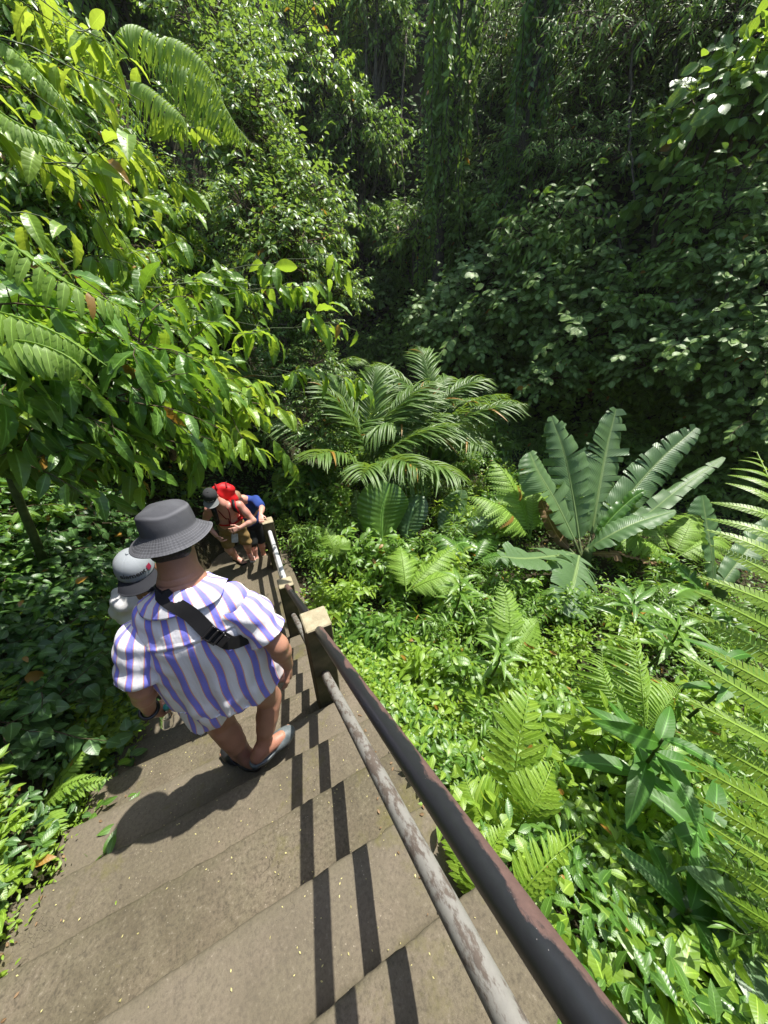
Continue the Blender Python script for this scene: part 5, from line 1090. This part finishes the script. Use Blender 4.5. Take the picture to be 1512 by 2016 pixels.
# bucket hat: worn by him, a thing he could take off
prof = [(.0005, .110), (.03, .109), (.053, .106), (.071, .1), (.083, .0915), (.0895, .083), (.0915, .078), (.0930, .073), (.0978, .046), (.1005, .018), (.1005, .006), (.1015, .001), (.104, -.004), (.112, -.0115), (.120, -.0195), (.128, -.0275), (.136, -.0345), (.1435, -.0405), (.147, -.043), (.146, -.0455), (.135, -.0365), (.118, -.0205), (.104, -.007), (.096, -.004), (.090, .02), (.085, .06)]
def hatshape(V, a, L):
    r = np.hypot(V[..., 0], V[..., 1]); k = np.clip((r-.10)/.05, 0, 1)*(V[..., 2] < .002); V[..., 2] += k*(.010*np.cos(2*a+.6)+.005*np.sin(3*a+1)-.004); V[..., 0] *= 1.0-.05*(1-k); V[..., 1] *= 1.07; dent = np.clip((V[..., 2]-.03)/.07, 0, 1)
    V[..., 2] += dent*(.006*np.sin(V[..., 0]*40+1)*np.cos(V[..., 1]*33)); V[..., 0] += dent*.004*np.sin(V[..., 1]*60); return V
g = lathe(prof, 96, hatshape); L = g.A[0][:, 1]; pr_ = np.asarray(prof); Lp = np.concatenate([[0], np.cumsum(np.linalg.norm(np.diff(pr_, axis=0), axis=1))])
ed = np.zeros(len(L)); 
for l0, ww, am in ((Lp[5], .0035, .75), (Lp[5]+.006, .0012, .5), (Lp[18], .004, 1.), (Lp[11], .003, .25)): ed = np.maximum(ed, am*np.exp(-((L-l0)/ww)**2))
off = Lp[12]-.196; g.A[0] = np.column_stack([g.A[0][:, 0], L-off, ed])
HR = axes((.02, .97, -.20), (-.035, .20, .97)); hp = V3(-.281, 1.295, 2.950); hat = thing('bucket_hat', tuple(hp), 'faded charcoal bucket hat with stitched brim on the man in stripes', 'hat'); place(g, HR@np.diag([1.0, .97, .90]), V3(0, 0, 0)); link('crown_and_brim', g.data(), HATM, hat)
# shoulder strap
strap = thing('shoulder_bag', tuple(mb+V3(0, 0, 1.4)), 'black webbing strap of a bag worn across the striped back', 'bag'); sb = V3(*strap.location)
c = bez([(-.405, 1.34, 2.66), P(300, 1150, 1.30), P(318, 1168, 1.25), P(350, 1203, 1.20), P(385, 1240, 1.19), P(420, 1271, 1.21), P(450, 1282, 1.25), P(480, 1285, 1.31), (-.04, 1.16, 2.42), (-.06, 1.27, 2.39)], 60)
def settle(V, gap):
    for k in range(6):
        e = 1e-3; sd = sh_at(V); N = nrm(np.stack([sh_at(V+np.eye(3)[i]*e)-sh_at(V-np.eye(3)[i]*e) for i in range(3)], -1)); V = V+N*np.clip(gap-sd, -.04, .04)[:, None]
    return V, N
c, N = settle(c, .011); d = nrm(np.gradient(c, axis=0)); sd_ = nrm(np.cross(d, N)); V = []
for k, (o, l) in enumerate(((-.029, 0), (-.029, .0025), (0, .003), (.029, .0025), (.029, 0), (0, -.001))): V.append(c+sd_*o+N*l)
V = np.stack(V, 1); i = np.arange(59)[:, None]*6; j = np.arange(6)[None]; k = (j+1) % 6; g = Geo(); g.add(V.reshape(-1, 3)-sb, np.stack([i+j, i+k, i+6+k, i+6+j], -1).reshape(-1, 4)); link('strap', g.data(smooth=False), BLACKC, strap)
i = 34; RR = np.stack([d[i], sd_[i], N[i]], 1); g = Geo(); 
for bx in (((-.03, -.030, .002), (-.022, .030, .013)), ((.022, -.030, .002), (.03, .030, .013)), ((-.022, -.030, .003), (.022, -.024, .012)), ((-.022, .024, .003), (.022, .030, .012)), ((-.004, -.026, .006), (.004, .026, .015)), ((.036, -.024, .004), (.062, .024, .009))):
    box(g, *bx, .002)
place(g, RR, c[i]-sb); link('buckle', g.data(smooth=False), PLAST, strap)
# bottle of water in his left hand
m, nt = newmat('clear_plastic'); pb = principled(nt, (.85, .95, .95), .06, .5); pb.inputs['Transmission Weight'].default_value = .92; pb.inputs['IOR'].default_value = 1.2; finish(nt, pb.outputs[0]); CLEAR = m
bp = WL+nrm(V3(.12, .45, -.85))*.085+V3(.032, -.01, -.005); bt = thing('water_bottle', tuple(bp), 'clear plastic water bottle held in his left hand', 'bottle'); prof = [(.0005, .02), (.013, .02), (.0135, 0), (.014, -.012), (.030, -.045), (.0315, -.06)]+[(.0315-.0022*(k % 2), -.068-.010*k) for k in range(11)]+[(.0305, -.185), (.024, -.196), (.012, -.190), (.0005, -.189)]
BR = axes(nrm(V3(-.6, .5, .3)), nrm(V3(-.16, .16, .85))); g = place(lathe(prof, 32), BR, V3(0, 0, 0)); link('flask', g.data(), CLEAR, bt); g = place(lathe([(.0005, .032), (.014, .032), (.0155, .03), (.0155, .016), (.0005, .014)], 24), BR, V3(0, 0, 0)); link('cap', g.data(), simplemat('teal_plastic', (.02, .25, .22), .4), bt)

# ================================================================== the climber with the white cap
def cap_hat(name, label, c, f, u, s, crown, bill, mark=None, billw=1.0):
    t = thing(name, tuple(c), label, 'cap'); R = axes(f, u)
    prof = [(.0005, .108), (.02, .1075), (.04, .102), (.058, .091), (.072, .074), (.081, .052), (.0855, .026), (.0865, .004), (.0865, -.006), (.083, -.006), (.080, .03)]
    def shp(V, a, L):
        V[..., 1] = V[..., 1]*1.14; V *= s; seam = np.minimum(np.abs(((a+np.pi/6) % (np.pi/3))-np.pi/6), 9)[None]; V *= (1-.006*np.exp(-(seam/.025)**2))[..., None]; return V
    g = place(lathe(prof, 72, shp), R, V3(0, 0, 0)); link('crown', g.data(), crown, t)
    g = Geo(); tube(g, np.array([R@V3(0, 0, .108*s), R@V3(0, 0, .113*s)]), .007*s, 8); link('button', g.data(), crown, t)
    V, A = [], []; na, nr = 25, 8
    for lay in (0, 1):
        for i in range(na):
            th = (i/(na-1)-.5)*2.35; 
            for j in range(nr):
                k = j/(nr-1); ext = .078*math.cos(th*.62)**.7; x = math.sin(th)*(.084+ext*k*.32); y = math.cos(th)*.084*1.14+ext*k; z = -.004-.012*k*k-.9*x*x*1.6*k-.0035*lay
                V.append(R@(V3(x, y, z)*s)); A.append((0, k, 0))
    F = grid_faces(na, nr); F2 = F[:, ::-1]+na*nr; rim = [i*nr+nr-1 for i in range(na)]; e = na*nr; Q = np.vstack([F[:, ::-1], F2[:, ::-1]])
    side = [(rim[i], rim[i+1], rim[i+1]+e, rim[i]+e) for i in range(na-1)]
    g = Geo(); g.add(V, np.vstack([F, F2, side]), None, A); link('bill', g.data(), bill, t)
    return t, R
def dome_pt(R, s, th, z):    # a place on the front of a cap: angle from the middle, height
    zz = np.array([-.006, .004, .026, .052, .074, .091, .102, .108]); rr = np.array([.0865, .0865, .0855, .081, .072, .058, .040, .0]); r = np.interp(z, zz, rr)+.0012; return R@(V3(math.sin(th)*r, math.cos(th)*r*1.14, z)*s)
GREYC = cloth('pale_grey_cotton', (.24, .26, .275), .7); BLACKCAP = cloth('black_cap_cotton', (.013, .014, .018), .75); CHAR = cloth('charcoal_cotton', (.035, .036, .038), .85, .3); MIDG = cloth('grey_bill_cotton', (.17, .18, .18)); INK = simplemat('black_print', (.01, .01, .012), .6); REDI = simplemat('dark_red_print', (.22, .012, .04), .6); WHI = simplemat('white_thread', (.78, .78, .78), .8)
cb = V3(-.68, 1.80, tread_z(7)); clim = thing('person', tuple(cb), 'man in a white T-shirt climbing the steps beyond the left shoulder of the striped shirt', 'person')
HC2 = V3(-.605, 1.775, 2.435); f2, u2 = (.17, -.97, -.16), (.03, -.16, .98); NK2 = V3(-.60, 1.885, 2.30)
b = Body(.03); w = head(b, HC2, f2, u2, 1.0, NK2); b.cap(NK2, (-.62, 1.93, 2.20), .062, .09, .04)
b.ell((-.635, 1.955, 2.06), (.18, .11, .20)); b.ell((-.64, 1.97, 1.86), (.165, .11, .16)); b.ell((-.645, 1.97, 1.74), (.165, .12, .12)); b.cap((-.77, 1.945, 2.16), (-.46, 1.90, 2.17), .050, .050, .05)
arm(b, (-.775, 1.945, 2.15), (-.86, 2.02, 1.93), (-.84, 1.84, 1.76)); arm(b, (-.46, 1.90, 2.19), (-.40, 1.93, 1.92), (-.44, 1.76, 1.74)); hand(b, (-.86, 1.84, 1.76), (.2, -.6, -.7), (.9, -.2, .1), 1, (.6, .6, .4)); hand(b, (-.44, 1.76, 1.74), (0, -.6, -.7), (-.9, 0, 0), -1, (.6, .6, .4))
za, zb = tread_z(7), tread_z(8); A1, A2 = V3(-.58, 1.76, za+.085), V3(-.74, 2.06, zb+.085)
leg(b, (-.57, 1.97, 1.70), (-.57, 1.80, 1.33), A1, 1.0, (0, 1, 0)); leg(b, (-.73, 1.97, 1.70), (-.735, 1.94, 1.19), A2, 1.0, (0, 1, 0)); foot(b, A1, (0, -1), 1.0); foot(b, A2, (-.1, -1), 1.0)
part('body', b, .0065, SK3, clim, cb); eyes(w, clim, cb)
R = axes(f2, u2); hb = Body(.02); hb.ell(HC2+R@V3(0, -.025, .03), (.082, .096, .09), R); hb.cut(HC2+R@V3(0, .03, 0), R@V3(0, 1, .1)); part('hair', hb, .007, HAIRM, clim, cb)
q = Body(.04); q.ell((-.635, 1.955, 2.06), (.205, .135, .20)); q.ell((-.64, 1.97, 1.84), (.20, .14, .19)); q.cap((-.76, 1.945, 2.165), (-.47, 1.905, 2.175), .066, .066, .06); q.cap((-.775, 1.945, 2.155), (-.835, 1.99, 2.02), .074, .080, .05); q.cap((-.46, 1.90, 2.18), (-.415, 1.915, 2.03), .078, .085, .03); q.cap(NK2+V3(0, .02, -.03), NK2+V3(0, .03, -.06), .07, .085, .03); q.ell(NK2+V3(0, -.01, .03), (.072, .072, .06), None, .01, 'sub'); q.cut((-.64, 1.97, 1.70), (0, 0, -1))
part('shirt', q, .008, WHITEC, clim, cb, disp=lambda V: .006*np.sin(V[:, 2]*40+V[:, 0]*20)+.006*np.sin(V[:, 0]*57-V[:, 2]*45+V[:, 1]*30)+.004*np.sin(V[:, 0]*90+V[:, 1]*70))
q = Body(.04); q.ell((-.645, 1.97, 1.74), (.18, .135, .11)); q.cap((-.57, 1.97, 1.70), (-.57, 1.82, 1.36), .105, .10, .05); q.cap((-.73, 1.97, 1.70), (-.735, 1.945, 1.26), .105, .10, .05); part('shorts', q, .009, BLKS, clim, cb)
for an, d in ((A1, (0, -1)), (A2, (-.1, -1))):
    Rr = axes((d[0], d[1], 0), (0, 0, 1)); wf = lambda x, y, z: an+Rr@V3(x, y, z); q = Body(.02); q.cap(wf(0, -.05, -.072), wf(0, .15, -.072), .044, .048, .02); q.ell(wf(0, .05, -.045), (.052, .13, .055), Rr, .02); q.cut(wf(0, 0, -.086), (0, 0, -1)); part('shoe', q, .007, BLKS, clim, cb)
g = Geo(); cc = V3(-.585, 1.818, 2.205)
for k in range(5): a = 6.28*k/5; tube(g, np.array([cc, cc+V3(.022*math.cos(a), -.004, .022*math.sin(a))])-cb, .009, 8)
link('flower_print', g.data(), REDC, clim)
ct, CR = cap_hat('baseball_cap', 'pale grey cap with black bill and dark lettering on the climbing man', HC2+axes(f2, u2)@V3(0, .0, .045), f2, u2, 1.02, GREYC, BLACKCAP)
def lettering(text, par, R, s, size, th0, z0, mat, name, tilt=0.0):
    fc = bpy.data.curves.new('lettering', 'FONT'); fc.body = text; fc.size = 1; fc.extrude = .01; fc.offset = .012; fc.resolution_u = 3; o = bpy.data.objects.new('lettering', fc); COL.objects.link(o); bpy.context.view_layer.update()
    me = bpy.data.meshes.new_from_object(o.evaluated_get(bpy.context.evaluated_depsgraph_get())); COL.objects.unlink(o); bpy.data.objects.remove(o)
    v = np.empty(len(me.vertices)*3, np.float32); me.vertices.foreach_get('co', v); v = v.reshape(-1, 3); wd = v[:, 0].max(); out = []
    for x, y, z in v: xx = (x-wd/2)*size; zz = y*size; out.append(dome_pt(R, s, th0-(-1)*0-xx/.086*-1*-1, z0+zz+tilt*xx)+R@V3(0, (z > 0)*.0015, 0))
    me.vertices.foreach_set('co', np.array(out, np.float32).ravel()); me.update(); return link(name, me, mat, par), wd*size
def front_text(text, par, R, s, size, th0, z0, mat, name, tilt=0.0): return lettering(text, par, R, s, size, th0, z0, mat, name, tilt)
lo_, wd = front_text('element', ct, CR, 1.02, .037, .10, .030, INK, 'lettering')
def patch(par, R, s, th0, th1, z0, z1, mat, name, n=6, lift=.0015):
    V = [dome_pt(R, s, th0+(th1-th0)*i/n, z0+(z1-z0)*j/3)+R@V3(0, lift, lift*.5) for i in range(n+1) for j in range(4)]; g = Geo(); g.add(V, grid_faces(n+1, 4)); return link(name, g.data(), mat, par)
patch(ct, CR, 1.02, -.72, -1.02, .026, .054, REDI, 'emblem', lift=.003)
# ================================================================== the bare-chested climber with the red pack
rb = V3(-.24, 4.60, 0.0); red = thing('person', tuple(rb), 'bare-chested man in khaki shorts bending forward as he climbs with a red pack', 'person')
HC3 = V3(-.365, 4.345, 1.50); f3, u3 = (-.12, -.80, -.58), (-.08, -.57, .81); NK3 = V3(-.275, 4.42, 1.33)
b = Body(.03); w = head(b, HC3, f3, u3, .98, NK3); b.cap(NK3, (-.26, 4.48, 1.24), .062, .09, .04)
b.ell((-.25, 4.49, 1.17), (.185, .115, .16), axes((0, -.9, -.35), (0, -.35, .9))); b.ell((-.245, 4.545, 1.0), (.165, .115, .16)); b.ell((-.245, 4.575, .86), (.165, .12, .12)); b.cap((-.44, 4.46, 1.265), (-.07, 4.40, 1.265), .058, .058, .05)
E1, W1 = V3(.06, 4.30, 1.03), V3(-.13, 4.255, .99); arm(b, (-.065, 4.395, 1.265), E1, W1, 1.02); hand(b, W1, (-.95, -.1, -.05), (0, .85, -.3), -1, (.3, .4, .3))
E2, W2 = V3(-.56, 4.54, 1.03), V3(-.46, 4.40, .86); arm(b, (-.445, 4.465, 1.265), E2, W2, 1.0); hand(b, W2, (.4, -.5, -.6), (.7, .3, .1), 1, (.5, .5, .4))
A1, A2 = V3(-.115, 4.86, -RI+.295), V3(-.325, 4.83, -RI+.295); leg(b, (-.165, 4.62, .83), (-.11, 4.60, .45), A1, 1.0, (0, 1, 0)); leg(b, (-.325, 4.62, .83), (-.375, 4.58, .46), A2, 1.0, (0, 1, 0)); foot(b, A1, (.15, -1), 1.0); foot(b, A2, (.55, -.85), 1.0)
part('body', b, .0068, SK2, red, rb, col=lambda V: np.column_stack([V[:, 0]*0, V[:, 0]*0, np.clip((V[:, 2] > 1.12)*.3, 0, 1)])); eyes(w, red, rb)
R = axes(f3, u3); hb = Body(.02); hb.ell(HC3+R@V3(0, -.025, .03), (.08, .094, .09), R); hb.cut(HC3+R@V3(0, .03, 0), R@V3(0, 1, .1)); part('hair', hb, .008, HAIRM, red, rb)
q = Body(.04); q.ell((-.245, 4.575, .86), (.18, .135, .10)); q.cap((-.165, 4.61, .83), (-.115, 4.60, .50), .102, .092, .05); q.cap((-.325, 4.61, .83), (-.37, 4.585, .53), .102, .092, .05); q.cut((-.25, 4.5, .50), (-.15, 0, -1)); part('shorts', q, .008, KHAKI, red, rb, disp=lambda V: .006*np.sin(V[:, 2]*45+V[:, 0]*30)+.004*np.sin(V[:, 0]*60))
for an, d in ((A1, (.15, -1)), (A2, (.55, -.85))):
    Rr = axes((d[0], d[1], 0), (0, 0, 1)); wf = lambda x, y, z: an+Rr@V3(x, y, z); q = Body(.02); q.cap(wf(0, -.05, -.080), wf(0, .15, -.080), .042, .046, .02); q.cut(wf(0, 0, -.070), (0, 0, 1)); q.cap(wf(-.045, .09, -.065), wf(0, .10, -.022), .010, .010, .01); q.cap(wf(.045, .09, -.065), wf(0, .10, -.022), .010, .010, .01); part('sandal', q, .006, BLKS if d[0] > .3 else WHITEC, red, rb)
ct3, CR3 = cap_hat('baseball_cap', 'charcoal cap with a grey bill and a white stitched line on the bare-chested man', HC3+axes(f3, u3)@V3(0, 0, .045), f3, u3, 1.0, CHAR, MIDG)
patch(ct3, CR3, 1.0, -1.0, 1.0, -.004, .014, BLACKCAP, 'band', 14, .001)
for k in range(9): patch(ct3, CR3, 1.0, -.52+k*.115, -.52+k*.115+.085, .021, .030+.004*((k*7) % 3 == 0), WHI, 'stitching', 2, .004)
pk = V3(-.24, 4.66, 1.22); pack = thing('backpack', tuple(pk), 'red nylon backpack on the back of the bare-chested climber', 'backpack')
q = Body(.05); Rk = axes((0, -.85, -.4), (0, -.4, .9)); q.cap((-.285, 4.69, 1.02), (-.275, 4.645, 1.42), .105, .085, .04); q.cap((-.165, 4.69, 1.02), (-.165, 4.645, 1.40), .110, .090, .04); q.ell((-.225, 4.79, 1.10), (.11, .06, .15)); q.cap((-.28, 4.67, 1.44), (-.17, 4.66, 1.44), .06, .06, .05)
part('sack', q, .009, REDC, pack, pk, disp=lambda V: .008*np.sin(V[:, 2]*38+V[:, 0]*25)+.006*np.sin(V[:, 0]*44-V[:, 1]*30))
bod = Body(.03); bod.p = b.p
def over(pts, off, r, mat, name, n=28, par=pack, base=pk, flat=None):
    c = bez(pts, n)
    for k in range(5):
        e = 1e-3; sd = bod.at(c); N = nrm(np.stack([bod.at(c+np.eye(3)[i]*e)-bod.at(c-np.eye(3)[i]*e) for i in range(3)], -1)); c = c+N*np.clip(off-sd, -.03, .03)[:, None]
    g = Geo()
    if flat is None: tube(g, c-base, r, 8)
    else:
        d = nrm(np.gradient(c, axis=0)); s1 = nrm(np.cross(d, N)); V = np.stack([c-s1*flat, c-s1*flat+N*r, c+s1*flat+N*r, c+s1*flat], 1); i = np.arange(n-1)[:, None]*4; j = np.arange(4)[None]; g.add(V.reshape(-1, 3)-base, np.stack([i+j, i+(j+1) % 4, i+4+(j+1) % 4, i+4+j], -1).reshape(-1, 4))
    return link(name, g.data(), mat, par)
for x_ in (-.29, -.16):
    cc_ = bez([(x_, 4.56, 1.50), (x_, 4.66, 1.50), (x_, 4.76, 1.36), (x_, 4.79, 1.15)], 14); e = 1e-3
    for k in range(4):
        sd = q.at(cc_); N = nrm(np.stack([q.at(cc_+np.eye(3)[i]*e)-q.at(cc_-np.eye(3)[i]*e) for i in range(3)], -1)); cc_ = cc_+N*np.clip(.006-sd, -.05, .05)[:, None]
    g = Geo(); tube(g, cc_-pk, .011, 6); link('webbing', g.data(), DRED, pack)
over([(-.12, 4.60, 1.34), (-.13, 4.47, 1.37), (-.12, 4.36, 1.25), (-.09, 4.36, 1.12), (-.06, 4.45, 1.0), (-.08, 4.58, .97)], .008, .012, REDC, 'shoulder_strap', flat=.032)
over([(-.13, 4.46, 1.37), (-.12, 4.36, 1.26), (-.10, 4.35, 1.16)], .021, .004, BLACKC, 'strap_pad', 14, flat=.020)
over([(-.38, 4.62, 1.34), (-.385, 4.50, 1.36), (-.38, 4.39, 1.25), (-.40, 4.40, 1.12), (-.42, 4.50, 1.0), (-.40, 4.60, .97)], .008, .012, BLACKC, 'shoulder_strap', flat=.032)
over([(-.40, 4.46, .98), (-.30, 4.38, .965), (-.20, 4.36, .965), (-.08, 4.44, .99)], .006, .006, REDC, 'waist_strap', flat=.014)
over([(-.33, 4.38, 1.27), (-.30, 4.34, 1.15), (-.26, 4.36, 1.02), (-.235, 4.38, .95)], .006, .007, DRED, 'cord', flat=None)
over([(-.215, 4.37, 1.28), (-.21, 4.33, 1.15), (-.225, 4.36, 1.03), (-.235, 4.38, .95)], .006, .007, DRED, 'cord', flat=None)
pp = V3(-.235, 4.335, .80); pouch = thing('phone_pouch', tuple(pp), 'small clear grey pouch hanging at the waist of the bare-chested man', 'pouch'); g = Geo(); box(g, (-.045, -.008, -.075), (.045, .008, .055), .006); place(g, axes((.1, -.8, .6), (.2, .6, .8))*np.array([1, 1, 1]), V3(0, 0, 0)); link('sleeve', g.data(smooth=False), simplemat('cloudy_plastic', (.34, .32, .27), .35, .5), pouch); g = Geo(); tube(g, bez([(0, 0, .05), (0, .02, .12), (0, .03, .17)], 8), .004, 6); link('cord', g.data(), DRED, pouch)
# ================================================================== the man in blue behind him
ub = V3(-.02, 5.25, -.414); blue = thing('person', tuple(ub), 'man in a blue T-shirt leaning on the farthest concrete post', 'person')
HC4 = V3(-.085, 4.89, 1.115); f4, u4 = (-.15, -.72, -.62), (-.1, -.66, .74); NK4 = V3(.005, 4.97, 1.04)
b = Body(.03); w = head(b, HC4, f4, u4, .97, NK4); b.cap(NK4, (.02, 5.02, .96), .06, .09, .04); b.ell((.03, 5.06, .80), (.175, .115, .18)); b.ell((.02, 5.11, .62), (.16, .115, .16)); b.ell((.02, 5.13, .50), (.165, .12, .12)); b.cap((-.14, 5.05, .98), (.18, 4.94, 1.0), .055, .055, .05)
WB = V3(.185, 4.50, .975); arm(b, (.185, 4.93, 1.0), (.235, 4.70, .96), WB, .95); hand(b, WB, (-.1, -.75, -.30), (0, -.2, -1), 1, (.15, .5, .5), .98)
arm(b, (-.15, 5.05, .98), (-.22, 5.12, .65), (-.15, 4.98, .48), .98); hand(b, (-.15, 4.98, .48), (0, -.6, -.7), (.9, 0, 0), 1, (.5, .5, .4))
zc = -2*RI; A1, A2 = V3(-.02, 5.18, -RI+.085), V3(.10, 5.30, zc-RI+.085+RI); A1 = V3(-.035, 4.93, -RI+.085); leg(b, (-.06, 5.14, .47), (-.03, 4.98, .14), A1, .95, (0, 1, 0)); leg(b, (.10, 5.14, .47), (.11, 5.13, .03), V3(.10, 5.24, -2*RI+.085), .95, (0, 1, 0)); foot(b, A1, (0, -1), .98); foot(b, V3(.10, 5.24, -2*RI+.085), (.1, -1), .98)
part('body', b, .0075, SK2, blue, ub); eyes(w, blue, ub); R = axes(f4, u4); hb = Body(.02); hb.ell(HC4+R@V3(0, -.02, .036), (.078, .098, .088), R); hb.cut(HC4+R@V3(0, .055, .02), R@V3(0, 1, -.4)); part('hair', hb, .007, FAIR, blue, ub)
q = Body(.04); q.ell((.03, 5.05, .86), (.185, .14, .18)); q.ell((.02, 5.11, .60), (.19, .14, .17)); q.cap((-.13, 5.045, .98), (.175, 4.945, 1.0), .070, .070, .05); q.cap((.185, 4.93, 1.0), (.218, 4.79, .975), .073, .076, .03); q.cap((-.15, 5.05, .98), (-.19, 5.09, .84), .076, .08, .03); q.ell(NK4+V3(0, -.03, .04), (.07, .07, .06), None, .01, 'sub'); q.cut((.02, 5.1, .46), (0, 0, -1)); part('shirt', q, .008, NAVY, blue, ub, disp=lambda V: .005*np.sin(V[:, 2]*42+V[:, 0]*25))
q = Body(.04); q.ell((.02, 5.13, .48), (.18, .135, .10)); q.cap((-.06, 5.14, .47), (-.035, 5.0, .17), .10, .095, .05); q.cap((.10, 5.14, .47), (.11, 5.13, .10), .10, .09, .05); part('shorts', q, .009, BLKS, blue, ub)
for an, d in ((A1, (0, -1)), (V3(.10, 5.24, -2*RI+.085), (.1, -1))):
    Rr = axes((d[0], d[1], 0), (0, 0, 1)); wf = lambda x, y, z: an+Rr@V3(x, y, z); q = Body(.02); q.cap(wf(0, -.05, -.078), wf(0, .15, -.078), .043, .046, .02); q.cut(wf(0, 0, -.066), (0, 0, 1)); q.cap(wf(-.045, .10, -.065), wf(0, .11, -.020), .011, .011, .01); q.cap(wf(.045, .10, -.065), wf(0, .11, -.020), .011, .011, .01); part('sandal', q, .006, WHITEC, blue, ub)
# ---------------------------------------------- small extras: ferns in the bank shade, litter on the treads, twigs at the rail
small = [("small fern in the sunlit growth beside the lowest visible steps", (-1.62, 1.05), M_LIME, .09), ("small bright fern at the left edge of the middle steps", (-1.55, 1.55), M_FERN, .08), ("dark fern low in the shade left of the striped shirt", (-1.75, 2.3), M_DARK, .10), ("fern in the shade at the left edge of the picture", (-2.0, 1.75), M_GREEN, .11), ("pale fern at the bottom of the left bank", (-1.8, .75), M_LIME, .09)]
for lab, (x, y), mt, pl in small:
    z = float(H(np.array(x), np.array(y)))
    fern_thing('bank_fern', (x, y, z), lab, [(rs.uniform(0, 6.28) if k > 2 else D(60+40*k), D(rs.uniform(30, 60)), rs.uniform(.35, .5), rs.uniform(.7, 1.3)) for k in range(7)], 20, pl, L_PIN, mt, None, 1.2, .003, .15)


g = Geo(); n = 620; jj = rs.randint(1, 9, n); x = rs.uniform(-1.3, .38, n); t = rs.uniform(.05, .93, n); y = U1+(jj-2+t)*TR; z = Z1-(jj-1)*RI+.0045
k = rs.rand(n) < (.35+.65*(np.sin(x*4+y*3) > 0)); x, y, z = x[k], y[k], z[k]; m_ = len(x); a = rs.uniform(0, 6.28, m_); yv = np.stack([np.cos(a), np.sin(a), rs.uniform(0, .2, m_)], -1)
g.inst(leaf_tp(1, .5, .1, .1), mats(yv, UPV+.2*rs.randn(m_, 3), rs.uniform(.004, .011, m_)), np.stack([x, y, z], -1)); tag(link('fallen_petals', g.data(), simplemat('petal', (.42, .38, .16), .8, .2, .4)), kind='stuff')
def tread_leaf(px, py, j, size, mat, label):
    p = PZ(px, py, tread_z(j)+.004); t = thing('fallen_leaf', tuple(p), label, 'leaf'); g = Geo(); a = rs.uniform(0, 6.28); g.inst(L_BIG, mats(nrm(V3(math.cos(a), math.sin(a), .12))[None], (UPV+.15*rs.randn(3))[None], size), np.zeros((1, 3))); link('blade', g.data(), mat, t)
tread_leaf(228, 1782, 3, .016, M_LIME, 'tiny green leaf fallen on the wide step in front of the long shadow'); tread_leaf(142, 1644, 4, .014, M_YELLOW, 'tiny yellow leaf fallen near the left end of a step')

g = Geo(); n = 150; jj = rs.randint(2, 10, n); e_ = rs.rand(n) < .6; x = np.where(e_, rs.uniform(-1.36, -1.1, n), rs.uniform(.2, .42, n)); y = U1+(jj-2+rs.uniform(.05, .95, n))*TR; z = Z1-(jj-1)*RI+.006; a = rs.uniform(0, 6.28, n)
g.inst(leaf_tp(2, .55, .3, .3), mats(np.stack([np.cos(a), np.sin(a), rs.uniform(0, .4, n)], -1), UPV+.4*rs.randn(n, 3), rs.uniform(.006, .022, n)), np.stack([x, y, z], -1)); tag(link('leaf_litter', g.data(), M_BROWN), kind='stuff')
# clover-like weeds and moss creeping over the tread ends
g = Geo(); n = 900; jj = rs.randint(1, 10, n); x = -1.36+np.abs(rs.randn(n))*.05; y = U1+(jj-2+rs.rand(n))*TR; z = Z1-(jj-1)*RI+rs.uniform(.004, .05, n); a = rs.uniform(0, 6.28, n)
g.inst(L_SMALL, mats(np.stack([np.cos(a), np.sin(a), rs.uniform(0, .5, n)], -1), UPV+.4*rs.randn(n, 3), rs.uniform(.014, .034, n)), np.stack([x, y, z], -1)); tag(link('edge_weeds', g.data(), M_LIME), kind='stuff')
m, nt = newmat('haze'); pv = nd(nt, 'ShaderNodeVolumePrincipled'); pv.inputs['Color'].default_value = (.86, .92, .90, 1); pv.inputs['Density'].default_value = .0005; pv.inputs['Anisotropy'].default_value = .2
o_ = nd(nt, 'ShaderNodeOutputMaterial'); nt.links.new(pv.outputs[0], o_.inputs['Volume'])
g = Geo(); V = [(x, y, z) for x in (-31.5, 41) for y in (-31.5, 46) for z in (-3.5, 32)]; g.add(V, [(0, 1, 3, 2), (4, 6, 7, 5), (0, 4, 5, 1), (2, 3, 7, 6), (0, 2, 6, 4), (1, 5, 7, 3)]); tag(link('haze', g.data(smooth=False), m), kind='stuff')
cy.volume_bounces = 0
